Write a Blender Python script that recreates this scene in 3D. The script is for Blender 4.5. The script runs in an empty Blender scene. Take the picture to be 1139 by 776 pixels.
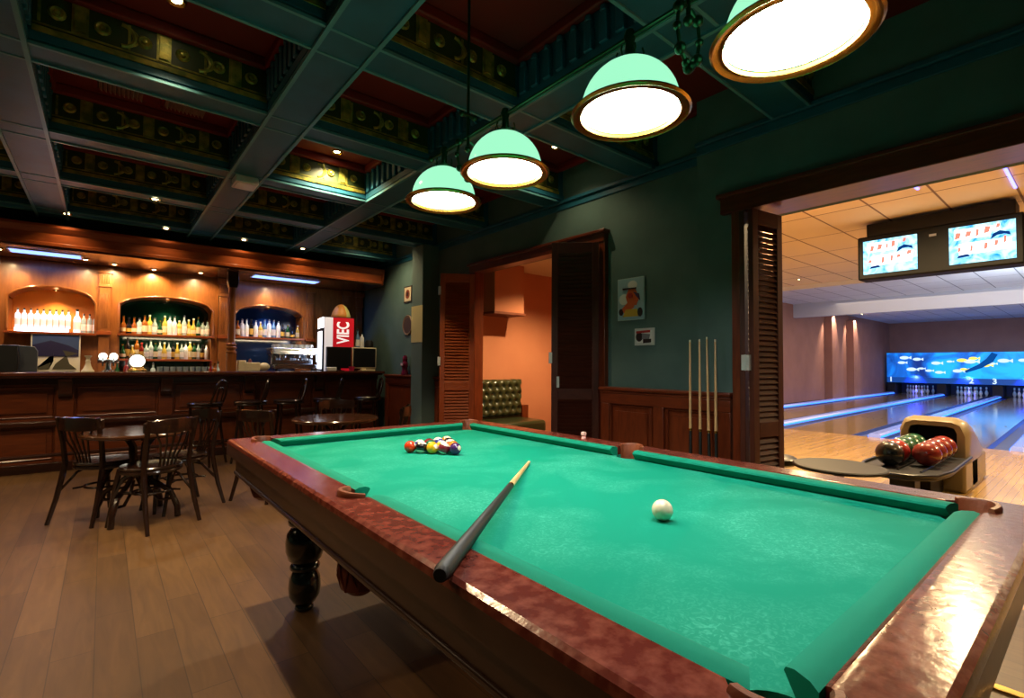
import bpy, math, random
from math import pi, sin, cos, radians, sqrt, atan2
from mathutils import Vector, Matrix, Euler
random.seed(7)
S = bpy.context.scene
COL = S.collection
H = 1.22

# ------------------------------------------------------------------ helpers
def lin(c):
    def f(v):
        v /= 255.0
        return v / 12.92 if v <= .04045 else ((v + .055) / 1.055) ** 2.4
    return (f(c[0]), f(c[1]), f(c[2]), 1.0)

class MB:
    """collects faces for one mesh"""
    def __init__(s):
        s.v = []; s.f = []; s.m = []; s.T = None
    def add(s, vs, fs, mi=0):
        b = len(s.v)
        for p in vs:
            p = Vector(p)
            s.v.append(tuple(s.T @ p) if s.T else tuple(p))
        for f in fs:
            s.f.append([b + i for i in f]); s.m.append(mi)
    def box(s, x0, x1, y0, y1, z0, z1, mi=0):
        v = [(x0,y0,z0),(x1,y0,z0),(x1,y1,z0),(x0,y1,z0),(x0,y0,z1),(x1,y0,z1),(x1,y1,z1),(x0,y1,z1)]
        s.add(v, [(0,3,2,1),(4,5,6,7),(0,1,5,4),(1,2,6,5),(2,3,7,6),(3,0,4,7)], mi)
        return s
    def lathe(s, prof, n=24, c=(0,0,0), mi=0, a0=0, a1=2*pi, sx=1, sy=1, cap=None):
        full = abs(a1 - a0 - 2*pi) < 1e-6
        k = n if full else n + 1
        vs = []
        for r, z in prof:
            for i in range(k):
                a = a0 + (a1 - a0) * i / n
                vs.append((c[0] + r*cos(a)*sx, c[1] + r*sin(a)*sy, c[2] + z))
        fs = []
        for j in range(len(prof) - 1):
            for i in range(n):
                i2 = (i + 1) % k if full else i + 1
                fs.append((j*k+i, j*k+i2, (j+1)*k+i2, (j+1)*k+i))
        if cap is None: cap = not (abs(prof[0][1]-prof[-1][1]) < .0065 and prof[0][0] > 1e-6 and prof[-1][0] > 1e-6)
        if full and cap:
            if prof[0][0] > 1e-6: fs.append(tuple(reversed(range(k))))
            if prof[-1][0] > 1e-6: fs.append(tuple((len(prof)-1)*k + i for i in range(k)))
        s.add(vs, fs, mi); return s
    def tube(s, pts, r, n=8, mi=0, closed=False, sq=1.0):
        pts = [Vector(p) for p in pts]; N = len(pts)
        rs = r if isinstance(r, (list, tuple)) else [r]*N
        vs = []; prev = None
        for i, p in enumerate(pts):
            if closed: t = pts[(i+1) % N] - pts[i-1]
            else: t = pts[min(i+1, N-1)] - pts[max(i-1, 0)]
            t.normalize()
            if prev is None:
                up = Vector((0,0,1)) if abs(t.z) < .9 else Vector((1,0,0))
                u = t.cross(up).normalized()
            else:
                u = (prev - t * prev.dot(t)).normalized()
            prev = u; w = t.cross(u)
            for k in range(n):
                a = 2*pi*k/n
                vs.append(p + u*cos(a)*rs[i] + w*sin(a)*rs[i]*sq)
        fs = []
        M = N if closed else N - 1
        for i in range(M):
            j = (i+1) % N
            for k in range(n):
                k2 = (k+1) % n
                fs.append((i*n+k, i*n+k2, j*n+k2, j*n+k))
        if not closed:
            fs.append(tuple(reversed(range(n)))); fs.append(tuple((N-1)*n+k for k in range(n)))
        s.add(vs, fs, mi); return s
    def prism(s, poly, axis, a, b, mi=0):
        """poly of 2D points extruded along axis from a to b; axis 'x': (y,z) 'y': (x,z) 'z': (x,y)"""
        def P(p, t):
            return {'x': (t, p[0], p[1]), 'y': (p[0], t, p[1]), 'z': (p[0], p[1], t)}[axis]
        n = len(poly)
        vs = [P(p, a) for p in poly] + [P(p, b) for p in poly]
        fs = [tuple(range(n)), tuple(reversed(range(n, 2*n)))]
        for i in range(n):
            j = (i+1) % n
            fs.append((i, i+n, j+n, j))
        s.add(vs, fs, mi); return s
    def sphere(s, c, r, n=16, m=10, mi=0, sc=(1,1,1)):
        prof = [(r*sin(pi*j/m), -r*cos(pi*j/m)) for j in range(m+1)]
        prof[0] = (1e-5, -r); prof[-1] = (1e-5, r)
        vs = []
        for rr, z in prof:
            for i in range(n):
                a = 2*pi*i/n
                vs.append((c[0]+rr*cos(a)*sc[0], c[1]+rr*sin(a)*sc[1], c[2]+z*sc[2]))
        fs = []
        for j in range(m):
            for i in range(n):
                i2 = (i+1) % n
                fs.append((j*n+i, j*n+i2, (j+1)*n+i2, (j+1)*n+i))
        s.add(vs, fs, mi); return s
    def mesh(s, name, mats, ang=35):
        me = bpy.data.meshes.new(name)
        me.from_pydata(s.v, [], s.f)
        if not isinstance(mats, (list, tuple)): mats = [mats]
        for m in mats: me.materials.append(m)
        me.polygons.foreach_set('material_index', s.m)
        me.polygons.foreach_set('use_smooth', [True]*len(s.f))
        import bmesh
        bm = bmesh.new(); bm.from_mesh(me)
        bmesh.ops.recalc_face_normals(bm, faces=bm.faces)
        bm.to_mesh(me); bm.free()
        me.set_sharp_from_angle(angle=radians(ang))
        me.update(); return me
    def obj(s, name, mats, parent=None, bevel=0, ang=35, loc=None, rot=None):
        o = bpy.data.objects.new(name, s.mesh(name, mats, ang)); COL.objects.link(o)
        if parent: o.parent = parent
        if loc: o.location = loc
        if rot: o.rotation_euler = rot
        if bevel:
            b = o.modifiers.new('bevel', 'BEVEL'); b.width = bevel; b.segments = 2; b.limit_method = 'ANGLE'; b.angle_limit = radians(40)
        return o

def tag(o, label, cat, group=None, kind=None):
    o['label'] = label; o['category'] = cat
    if group: o['group'] = group
    if kind: o['kind'] = kind
    return o
def thing(name, label, cat, loc=(0,0,0), rz=0, group=None):
    o = bpy.data.objects.new(name, None); COL.objects.link(o)
    o.empty_display_size = .1; o.location = loc; o.rotation_euler = (0,0,rz)
    return tag(o, label, cat, group)
def struct(o, label, cat):
    return tag(o, label, cat, kind='structure')
def dup(root, loc=None, rz=None, label=None, group=None):
    kids = [c for c in root.children]
    r = root.copy(); COL.objects.link(r)
    if loc is not None: r.location = loc
    if rz is not None: r.rotation_euler = (0,0,rz)
    if label: r['label'] = label
    if group: r['group'] = group
    for ch in kids:
        sub = [c for c in ch.children]
        c = ch.copy(); COL.objects.link(c); c.parent = r
        for g in sub:
            d = g.copy(); COL.objects.link(d); d.parent = c
    return r
def text(name, body, size, mat, parent, loc, rot, ext=.002, align='CENTER', bold=0.0):
    cu = bpy.data.curves.new(name, 'FONT'); cu.body = body; cu.size = size; cu.extrude = ext
    cu.align_x = align; cu.align_y = 'CENTER'; cu.offset = bold
    fo = bpy.data.objects.new(name, cu); COL.objects.link(fo); cu.materials.append(mat)
    bpy.context.view_layer.update()
    me = bpy.data.meshes.new_from_object(fo.evaluated_get(bpy.context.evaluated_depsgraph_get()))
    bpy.data.objects.remove(fo)
    o = bpy.data.objects.new(name, me); COL.objects.link(o)
    if parent: o.parent = parent
    o.location = loc; o.rotation_euler = rot
    return o
def arc(c, r, a0, a1, n, plane='xz', k=1.0):
    out = []
    for i in range(n+1):
        a = a0 + (a1-a0)*i/n
        u, w = r*cos(a), r*sin(a)*k
        out.append({'xz': (c[0]+u, c[1], c[2]+w), 'xy': (c[0]+u, c[1]+w, c[2]), 'yz': (c[0], c[1]+u, c[2]+w)}[plane])
    return out
ORD = ['first','second','third','fourth','fifth','sixth','seventh','eighth','ninth','tenth','eleventh','twelfth','thirteenth','fourteenth','fifteenth','sixteenth','seventeenth','eighteenth','nineteenth','twentieth']

# ------------------------------------------------------------------ materials
def mat(name, c, rough=.5, metal=0, emit=None, es=0, coat=0, spec=.5, trans=0, alpha=1, ior=1.45, bump=0, bscale=60, c2=None, nscale=8, cthr=None, coords='Object'):
    m = bpy.data.materials.new(name); m.use_nodes = True
    nt = m.node_tree; b = nt.nodes['Principled BSDF']
    b.inputs['Base Color'].default_value = lin(c)
    b.inputs['Roughness'].default_value = rough
    b.inputs['Metallic'].default_value = metal
    b.inputs['Specular IOR Level'].default_value = spec
    b.inputs['Coat Weight'].default_value = coat
    b.inputs['Coat Roughness'].default_value = .12
    b.inputs['Transmission Weight'].default_value = trans
    b.inputs['IOR'].default_value = ior
    if emit:
        b.inputs['Emission Color'].default_value = lin(emit); b.inputs['Emission Strength'].default_value = es
    if c2 or bump:
        tc = nt.nodes.new('ShaderNodeTexCoord')
        if c2:
            n = nt.nodes.new('ShaderNodeTexNoise'); n.inputs['Scale'].default_value = nscale; n.inputs['Detail'].default_value = 6
            r = nt.nodes.new('ShaderNodeValToRGB')
            lo, hi = cthr or (.35, .65)
            r.color_ramp.elements[0].position = lo; r.color_ramp.elements[1].position = hi
            r.color_ramp.elements[0].color = lin(c); r.color_ramp.elements[1].color = lin(c2)
            nt.links.new(tc.outputs[coords], n.inputs['Vector']); nt.links.new(n.outputs['Fac'], r.inputs['Fac'])
            nt.links.new(r.outputs['Color'], b.inputs['Base Color'])
        if bump:
            n2 = nt.nodes.new('ShaderNodeTexNoise'); n2.inputs['Scale'].default_value = bscale; n2.inputs['Detail'].default_value = 4
            bp = nt.nodes.new('ShaderNodeBump'); bp.inputs['Strength'].default_value = bump; bp.inputs['Distance'].default_value = .01
            nt.links.new(tc.outputs[coords], n2.inputs['Vector']); nt.links.new(n2.outputs['Fac'], bp.inputs['Height'])
            nt.links.new(bp.outputs['Normal'], b.inputs['Normal'])
    return m
def wood(name, c1, c2, rough=.35, scale=(2,14,14), coat=.15, bump=.05, spec=.5):
    """streaky grain; scale small along the grain"""
    m = mat(name, c1, rough, coat=coat, spec=spec); nt = m.node_tree; b = nt.nodes['Principled BSDF']
    tc = nt.nodes.new('ShaderNodeTexCoord'); mp = nt.nodes.new('ShaderNodeMapping'); mp.inputs['Scale'].default_value = scale
    n = nt.nodes.new('ShaderNodeTexNoise'); n.inputs['Scale'].default_value = 2.2; n.inputs['Detail'].default_value = 8; n.inputs['Distortion'].default_value = .8
    r = nt.nodes.new('ShaderNodeValToRGB'); r.color_ramp.elements[0].position = .3; r.color_ramp.elements[1].position = .7
    r.color_ramp.elements[0].color = lin(c1); r.color_ramp.elements[1].color = lin(c2)
    nt.links.new(tc.outputs['Object'], mp.inputs['Vector']); nt.links.new(mp.outputs['Vector'], n.inputs['Vector'])
    nt.links.new(n.outputs['Fac'], r.inputs['Fac']); nt.links.new(r.outputs['Color'], b.inputs['Base Color'])
    if bump:
        bp = nt.nodes.new('ShaderNodeBump'); bp.inputs['Strength'].default_value = bump; bp.inputs['Distance'].default_value = .005
        nt.links.new(n.outputs['Fac'], bp.inputs['Height']); nt.links.new(bp.outputs['Normal'], b.inputs['Normal'])
    return m
def planks(name, c1, c2, c3, rough, length, width, along='Y', coat=0, grain=.35):
    m = mat(name, c1, rough, coat=coat); nt = m.node_tree; b = nt.nodes['Principled BSDF']; L = nt.links
    tc = nt.nodes.new('ShaderNodeTexCoord'); mp = nt.nodes.new('ShaderNodeMapping')
    if along == 'Y': mp.inputs['Rotation'].default_value = (0,0,radians(90))
    L.new(tc.outputs['Object'], mp.inputs['Vector'])
    br = nt.nodes.new('ShaderNodeTexBrick'); br.offset = .37; br.offset_frequency = 2
    br.inputs['Color1'].default_value = lin(c1); br.inputs['Color2'].default_value = lin(c2); br.inputs['Mortar'].default_value = lin(c3)
    br.inputs['Scale'].default_value = 1; br.inputs['Mortar Size'].default_value = .0018; br.inputs['Brick Width'].default_value = length; br.inputs['Row Height'].default_value = width
    br.inputs['Bias'].default_value = 0
    L.new(mp.outputs['Vector'], br.inputs['Vector'])
    mp2 = nt.nodes.new('ShaderNodeMapping'); mp2.inputs['Scale'].default_value = (1.2, 9, 1); L.new(mp.outputs['Vector'], mp2.inputs['Vector'])
    n = nt.nodes.new('ShaderNodeTexNoise'); n.inputs['Scale'].default_value = 2; n.inputs['Detail'].default_value = 7; n.inputs['Distortion'].default_value = 1.2
    L.new(mp2.outputs['Vector'], n.inputs['Vector'])
    mx = nt.nodes.new('ShaderNodeMix'); mx.data_type = 'RGBA'; mx.blend_type = 'MULTIPLY'; mx.inputs['Factor'].default_value = grain*2
    r = nt.nodes.new('ShaderNodeValToRGB'); r.color_ramp.elements[0].position = .25; r.color_ramp.elements[1].position = .7
    r.color_ramp.elements[0].color = (.45,.42,.4,1); r.color_ramp.elements[1].color = (1,1,1,1)
    L.new(n.outputs['Fac'], r.inputs['Fac']); L.new(br.outputs['Color'], mx.inputs[6]); L.new(r.outputs['Color'], mx.inputs[7])
    L.new(mx.outputs[2], b.inputs['Base Color'])
    return m
def emis(name, c, s):
    m = bpy.data.materials.new(name); m.use_nodes = True; nt = m.node_tree
    nt.nodes.remove(nt.nodes['Principled BSDF'])
    e = nt.nodes.new('ShaderNodeEmission'); e.inputs['Color'].default_value = lin(c); e.inputs['Strength'].default_value = s
    nt.links.new(e.outputs[0], nt.nodes['Material Output'].inputs[0]); return m

M = {}
M['floor'] = planks('brown_floor', (104,76,46), (84,59,35), (58,41,26), .45, .92, .14, 'Y')
M['maple'] = planks('maple_floor', (202,166,96), (184,148,82), (140,106,58), .22, 1.6, .06, 'X', coat=.3, grain=.15)
M['lane'] = planks('lane_boards', (152,136,92), (142,126,84), (110,94,62), .1, 4.0, .04, 'X', coat=.5, grain=.1)
M['teal'] = mat('teal_wall', (84,112,108), .75, c2=(74,102,98), nscale=3, bump=.06, bscale=90)
M['teal_pale'] = mat('teal_paint_pilaster', (96,122,116), .7)
M['beam'] = mat('teal_beam_paint', (30,96,120), .42, bump=.05, bscale=30, c2=(26,84,104), nscale=4)
M['beam_edge'] = mat('teal_beam_edge', (80,140,150), .35)
M['ornament'] = mat('gilded_ornament', (170,158,70), .34, metal=.4, bump=.1, bscale=70, c2=(92,104,44), nscale=16)
M['orn_back'] = mat('olive_green_panel', (40,58,28), .45)
M['red_ceiling'] = mat('red_ceiling', (112,26,18), .7)
M['red_trim'] = mat('red_trim', (118,24,18), .6)
M['mahog'] = wood('mahogany', (92,38,18), (124,56,26), .3, (14,14,2))
M['mahog_h'] = wood('mahogany_horizontal', (92,38,18), (122,54,26), .3, (2,14,14))
M['mahog_y'] = wood('mahogany_lengthwise', (88,36,18), (116,50,24), .3, (14,2,14))
M['bar_front'] = wood('bar_front_wood', (82,36,14), (106,50,20), .35, (2,14,14))
M['dark_wood'] = wood('dark_wood', (40,17,10), (58,26,14), .28, (3,10,10))
M['black_wood'] = wood('bentwood_black', (26,16,12), (42,24,16), .22, (6,6,3), coat=.4)
M['backbar'] = wood('backbar_wood', (128,72,30), (156,94,42), .33, (10,10,2))
M['canopy'] = wood('canopy_wood', (128,58,24), (156,76,32), .3, (2,12,12))
M['white'] = mat('white_plastic', (225,225,220), .4)
M['cream'] = mat('cream', (226,214,178), .5)
M['black'] = mat('black_plastic', (16,16,17), .35)
M['black_soft'] = mat('black_matte', (14,14,14), .7)
M['chrome'] = mat('chrome', (200,205,210), .15, metal=1)
M['brass'] = mat('brass', (190,150,70), .25, metal=1)
M['hinge'] = mat('hinge_metal', (214,220,214), .35, metal=.3)

# ------------------------------------------------------------------ camera (fitted from the photograph's vanishing points)
R = Matrix(((0.770933, -0.63688561, 0.00624695), (0.02430607, 0.01961804, -0.99951205), (0.6364523, 0.77070866, 0.03060438)))
cam_d = bpy.data.cameras.new('camera'); cam = bpy.data.objects.new('camera', cam_d); COL.objects.link(cam)
mw = Matrix((( R[0][0], -R[1][0], -R[2][0], 0), (R[0][1], -R[1][1], -R[2][1], 0), (R[0][2], -R[1][2], -R[2][2], H), (0,0,0,1)))
cam.matrix_world = mw
cam_d.sensor_width = 36; cam_d.lens = 550*36/1139; cam_d.clip_start = .02; cam_d.clip_end = 200
S.camera = cam
S.view_settings.view_transform = 'Standard'; S.view_settings.look = 'None'; S.view_settings.gamma = 1
S.view_settings.exposure = .9; S.view_settings.use_curve_mapping = False
S.cycles.use_denoising = True
S.cycles.max_bounces = 8; S.cycles.diffuse_bounces = 4; S.cycles.sample_clamp_indirect = 6
w = bpy.data.worlds.new('world'); S.world = w; w.use_nodes = True
w.node_tree.nodes['Background'].inputs[0].default_value = (.02,.025,.03,1); w.node_tree.nodes['Background'].inputs[1].default_value = .15

# ------------------------------------------------------------------ lights
def spot(name, parent, loc, power, color, deg=70, blend=.6, target=(0,0,-1), size=.02):
    d = bpy.data.lights.new(name, 'SPOT'); d.energy = power; d.color = color[:3]; d.spot_size = radians(deg); d.spot_blend = blend; d.shadow_soft_size = size
    o = bpy.data.objects.new(name, d); COL.objects.link(o); o.location = loc
    o.rotation_euler = Vector(target).to_track_quat('-Z', 'Y').to_euler()
    if parent: o.parent = parent
    return o
def area(name, parent, loc, power, color, sx, sy, target=(0,0,-1)):
    d = bpy.data.lights.new(name, 'AREA'); d.energy = power; d.color = color[:3]; d.shape = 'RECTANGLE'; d.size = sx; d.size_y = sy
    o = bpy.data.objects.new(name, d); COL.objects.link(o); o.location = loc
    o.rotation_euler = Vector(target).to_track_quat('-Z', 'Y').to_euler()
    if parent: o.parent = parent
    return o
WARM = lin((255, 218, 160)); WARM2 = lin((255, 222, 172)); BLUE = lin((90, 130, 255))
M['lamp_glow'] = emis('downlight_glow', (255, 226, 170), 18)
def downlight(x, y, z, power, label, group, deg=95, color=WARM2, target=(0,0,-1), r=.035):
    t = thing('ceiling_downlight', label, 'downlight', (x, y, z), 0, group)
    MB().lathe([(r*.75,-.002),(r*1.25,-.012),(r*1.45,-.004),(r*1.45,0),(r*.8,0)], 20).obj('trim_ring', M['brass'], t)
    MB().lathe([(.001,-.006),(r*.55,-.008),(r*.76,-.003)], 20).obj('bulb', M['lamp_glow'], t)
    spot('lamp', t, (0,0,-.02), power, color, deg, .7, target)
    return t

# ------------------------------------------------------------------ pool room shell
struct(MB().box(-4.6, 3.6, -2.6, 9.1, -.1, 0).obj('floor', M['floor']), 'brown plank floor of the bar room', 'floor')
struct(MB().box(-4.6, 3.75, -2.6, 9.1, 3.2, 3.3).obj('ceiling', M['red_ceiling']), 'dark red coffered ceiling between teal beams', 'ceiling')
b = MB()
b.box(3.55, 3.75, 5.35, 9.0, 0, 3.2); b.box(3.55, 3.63, 4.98, 5.35, 0, 3.2); b.box(3.55, 3.75, 3.02, 4.98, 2.38, 3.2); b.box(3.55, 3.75, 1.95, 3.02, 0, 3.2)
b.box(3.40, 3.75, 1.66, 1.95, 0, 3.2); b.box(3.40, 3.75, -2.3, 1.66, 2.30, 3.2); b.box(3.40, 3.75, -2.5, -2.3, 0, 3.2)
struct(b.obj('wall_right', M['teal']), 'dark teal wall with the door openings', 'wall')
struct(MB().box(-4.6, -4.5, -2.6, 9.1, 0, 3.2).obj('wall_left', M['teal']), 'teal wall at the left end of the bar room', 'wall')
struct(MB().box(-4.5, 3.75, 8.98, 9.1, 0, 3.2).obj('wall_back', M['teal']), 'teal wall behind the bar', 'wall')
struct(MB().box(-4.5, 3.75, -2.6, -2.5, 0, 3.2).obj('wall_front', M['teal']), 'teal wall behind the pool player', 'wall')
# pilaster on the right wall
struct(MB().box(3.30, 3.56, 5.90, 6.20, 0, 2.84).obj('wall_pilaster', M['teal_pale'], bevel=.006), 'pale teal pilaster standing out of the right wall', 'pilaster')

# wall head moulding
b = MB()
for (xw, y0, y1) in ((3.55, 1.95, 8.9), (3.40, -2.5, 1.95)):
    b.box(xw-.035, xw+.01, y0, y1, 2.84, 2.875); b.box(xw-.012, xw+.01, y0, y1, 2.78, 2.84)
struct(b.obj('trim_1', M['beam'], bevel=.006), 'teal moulding running along the head of the right wall', 'moulding')

# ------------------------------------------------------------------ coffered beams
XB = [(-3.45,.28), (-1.90,.28), (-.48,.28), (.93,.28), (2.13,.26)]
YB = [(-1.3,.24), (0.05,.24), (1.28,.24), (2.50,.24), (3.60,.22), (4.86,.22), (6.06,.22), (7.30,.22)]
ZB = 2.85
def beam_long(xc, wd, y0, y1, lab, edge_l=True):
    b = MB(); b.box(xc-wd/2+.02, xc+wd/2-.02, y0, y1, ZB, 3.2)
    b.box(xc-wd/2, xc+wd/2, y0, y1, ZB+.02, ZB+.07)
    o = b.obj('ceiling_beam', M['beam']); struct(o, lab, 'beam')
    e = MB()
    for sx in (-1, 1):
        e.box(xc+sx*(wd/2-.012)-.011, xc+sx*(wd/2-.012)+.011, y0, y1, ZB-.012, ZB+.012)
    e.obj('edge_strip', M['beam_edge'], o)
    d = MB()
    for sx in (-1, 1):
        xs = xc + sx*(wd/2-.02)
        for j in range(len(YB)-1):
            ya = YB[j][0] + YB[j][1]/2; yb = YB[j+1][0] - YB[j+1][1]/2
            n = 9
            for k in range(n):
                yc = ya + (yb-ya)*(k+.5)/n
                if y0 < yc < y1:
                    d.box(min(xs, xs+sx*.035), max(xs, xs+sx*.035), yc-.028, yc+.028, ZB+.075, ZB+.24)
                    d.lathe([(.001,0),(.024,.0),(.024,.03),(.001,.04)], 8, (xs+sx*.02, yc, ZB+.24))
    d.obj('bracket_row', M['beam'], o, bevel=.006)
    return o
for i, (xc, wd) in enumerate(XB):
    beam_long(xc, wd, -2.5, 7.62, ['teal ceiling beam out beyond the left edge', 'teal ceiling beam over the left part of the bar room', 'teal ceiling beam over the cafe table, crossing towards the bar', 'wide teal ceiling beam with a white box on its underside', 'teal ceiling beam nearest the green lamp row'][i])
def rosette(b, x, y, z, r):
    b.lathe([(.001,-.016),(r*.35,-.014),(r*.4,-.006),(r*.8,-.010),(r,-.004),(r,0)], 10, (0,0,0))
orn_cache = {}
def ornament_mesh(width):
    M_ = [M['ornament'], M['orn_back']]
    key = round(width, 2)
    if key in orn_cache: return orn_cache[key]
    b = MB()
    b.box(-width/2, width/2, -.008, 0, .0, .30, 1); b.box(-width/2, width/2, -.022, 0, .0, .03); b.box(-width/2, width/2, -.03, 0, .235, .27)
    n = max(3, int(round(width/.2)))
    for k in range(n):
        xc = -width/2 + width*(k+.5)/n
        b.T = Matrix.Translation((xc, 0, .13)) @ Matrix.Rotation(pi/2, 4, 'X')
        b.lathe([(.001,.030),(.012,.028),(.014,.014),(.028,.022),(.038,.010),(.038,0)], 12)
        b.T = None
        xe = -width/2 + width*(k+1)/n
        if k < n-1:
            if k % 2 == 0:
                b.box(xe-.035, xe+.035, -.014, 0, .05, .21); b.box(xe-.022, xe+.022, -.022, 0, .065, .195)
            else:
                b.tube(arc((xe-.01, -.006, .13), .06, -pi/2, pi/2, 8, 'xz'), .012, 6)
                b.tube(arc((xe+.02, -.006, .13), .045, -pi/2, pi/2, 8, 'xz'), .009, 6)
        b.box(xc-.075, xc-.062, -.012, 0, .06, .20)
    b.box(-width/2, width/2, -.010, 0, .045, .055)
    orn_cache[key] = b.mesh('ornament', M_)
    return orn_cache[key]
for j, (yc, wd) in enumerate(YB):
    b = MB(); b.box(-4.5, 3.55 if yc > 1.95 else 3.45, yc-wd/2+.015, yc+wd/2-.015, ZB+.006, 3.2)
    b.box(-4.5, 3.55 if yc > 1.95 else 3.45, yc-wd/2, yc+wd/2, ZB+.026, ZB+.07)
    o = b.obj('ceiling_beam', M['beam'])
    struct(o, ['teal cross beam behind the player', 'teal cross beam beside the nearest lamp', 'teal cross beam over the near end of the pool table', 'teal cross beam over the far end of the pool table', 'teal cross beam with gilded rosettes before the air vents', 'teal cross beam just beyond the air vents', 'teal cross beam two before the bar', 'teal cross beam nearest the bar canopy'][j], 'beam')
    e = MB()
    for sy in (-1, 1): e.box(-4.5, 3.45, yc+sy*(wd/2-.01)-.009, yc+sy*(wd/2-.01)+.009, ZB-.004, ZB+.012)
    e.obj('edge_strip', M['beam_edge'], o)
    xs = [x for x, _ in XB] + [3.62]
    for i in range(len(xs)-1):
        a = xs[i]+.14; c = xs[i+1]-.13
        m = ornament_mesh(c-a-.03)
        p = bpy.data.objects.new('ornament', m); COL.objects.link(p); p.parent = o; p.location = ((a+c)/2, yc-wd/2+.015, ZB+.07)
# red moulding framing every coffer
b = MB()
xs = [(x-w/2, x+w/2) for x, w in XB] + [(3.45, 3.6)]; ys = [(y-w/2, y+w/2) for y, w in YB] + [(8.4, 8.6)]
for i in range(len(xs)-1):
    for j in range(len(ys)-1):
        x0, x1, y0, y1 = xs[i][1]-.02, xs[i+1][0]+.02, ys[j][1]-.015, ys[j+1][0]+.015
        b.box(x0, x1, y0, y0+.05, 3.13, 3.2); b.box(x0, x1, y1-.05, y1, 3.13, 3.2); b.box(x0, x0+.05, y0, y1, 3.13, 3.2); b.box(x1-.05, x1, y0, y1, 3.13, 3.2)
struct(b.obj('trim_2', M['red_trim'], bevel=.012), 'red moulding framing every ceiling coffer', 'moulding')

struct(MB().box(2.625, 2.665, -2.3, .55, 0, .012).obj('trim_3', M['brass'], bevel=.003), 'brass strip let into the floor beside the pool table', 'floor strip')
# air vents in the ceiling
M['vent'] = mat('vent_metal', (190,150,140), .4, metal=.4)
def vent(x, y, label):
    t = thing('ceiling_vent', label, 'vent', (x, y, 3.2), 0, 'air vents in the ceiling')
    MB().box(-.13,.13,-.09,.09,-.004,-.001).obj('backing', M['black_soft'], t)
    b = MB()
    for k in range(10):
        xx = -.115 + .23*k/9
        b.add([(xx-.009,-.09,-.006),(xx+.009,-.09,-.03),(xx+.009,.09,-.03),(xx-.009,.09,-.006),(xx-.006,-.09,-.004),(xx+.012,-.09,-.028),(xx+.012,.09,-.028),(xx-.006,.09,-.004)],
              [(0,1,2,3),(7,6,5,4),(0,4,5,1),(1,5,6,2),(2,6,7,3),(3,7,4,0)])
    b.obj('louvre', M['vent'], t)
    b = MB(); b.box(-.15,.15,-.115,-.09,-.014,0); b.box(-.15,.15,.09,.115,-.014,0); b.box(-.15,-.13,-.115,.115,-.014,0); b.box(.13,.15,-.115,.115,-.014,0)
    b.obj('frame', M['red_trim'], t)
vent(.44, 4.52, 'slatted ceiling vent in red coffer, the one nearer the pool table')
vent(.05, 4.52, 'slatted ceiling vent in red coffer, the one nearer the left wall')
# white sensor box under the beam
t = thing('ceiling_sensor_box', 'white box fixed under a teal ceiling beam', 'sensor box', (.93, 4.86, ZB))
MB().prism([(-.11,-.07),(.11,-.07),(.09,-.002),(-.09,-.002)], 'x', -.09, .09).obj('housing', M['white'], t, bevel=.008)
MB().prism([(-.09,-.075),(.09,-.075),(.085,-.068),(-.085,-.068)], 'x', -.075, .075).obj('lens_cover', mat('frosted_lens', (235,238,238), .2), t)

# ------------------------------------------------------------------ wainscot panels
def wainscot(name, p0, p1, ztop, n, label, th=.07, face=-1):
    """panelled wood along a line p0->p1 (plan), facing its left-hand side"""
    d = Vector((p1[0]-p0[0], p1[1]-p0[1], 0)); L = d.length; ang = atan2(d.y, d.x)
    t = thing(name, label, 'wainscot', (p0[0], p0[1], 0), ang)
    t['kind'] = 'structure'
    MB().box(0, L, -.02, .02-.0, 0, ztop-.03).obj('backing_panel', M['mahog'], t)
    b = MB(); b.box(-.012, L+.012, -.04, th, ztop-.03, ztop); b.box(-.004, L+.004, -.02, th-.02, ztop-.055, ztop-.03)
    b.obj('cap_rail', M['mahog_h'], t, bevel=.008)
    b = MB()
    b.box(0, L, .02, .045, ztop-.14, ztop-.055); b.box(0, L, .02, .05, 0, .14)
    b.obj('rail', M['mahog_h'], t, bevel=.004)
    sw = min(.09, L*.12)
    for k in range(n+1):
        x = min(max(L*k/n - sw/2, 0), L-sw)
        MB().box(x, x+sw, .02, .045, .14, ztop-.14).obj('stile', M['mahog'], t, bevel=.004)
    for k in range(n):
        x0 = L*k/n + sw*.7; x1 = L*(k+1)/n - sw*.7
        if k == 0: x0 = sw
        if k == n-1: x1 = L-sw
        b = MB()
        b.tube([(x0+.012,.03,.155),(x1-.012,.03,.155),(x1-.012,.03,ztop-.155),(x0+.012,.03,ztop-.155)], .011, 6, closed=True)
        b.prism([(x0+.05,.20),(x1-.05,.20),(x1-.05,ztop-.2),(x0+.05,ztop-.2)], 'y', .02, .03)
        b.obj('moulding', M['mahog'], t)
    return t
M['mahog_panel'] = M['mahog']
# facing -X: run so that +y local = -X world  => direction along -Y? local y = rot(ang)*(0,1); ang=+90deg gives (-1,0)
wainscot('wainscot', (3.41, 1.69), (3.41, 2.85), 1.03, 2, 'brown panelled wainscot behind the leaning cues')
wainscot('wainscot', (3.53, 5.16), (3.53, 5.87), 1.04, 1, 'brown panelled wainscot between louvred door and pilaster')
wainscot('wainscot', (3.50, 6.22), (3.50, 7.34), 1.05, 1, 'brown panelled wainscot between pilaster and bar end')

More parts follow.
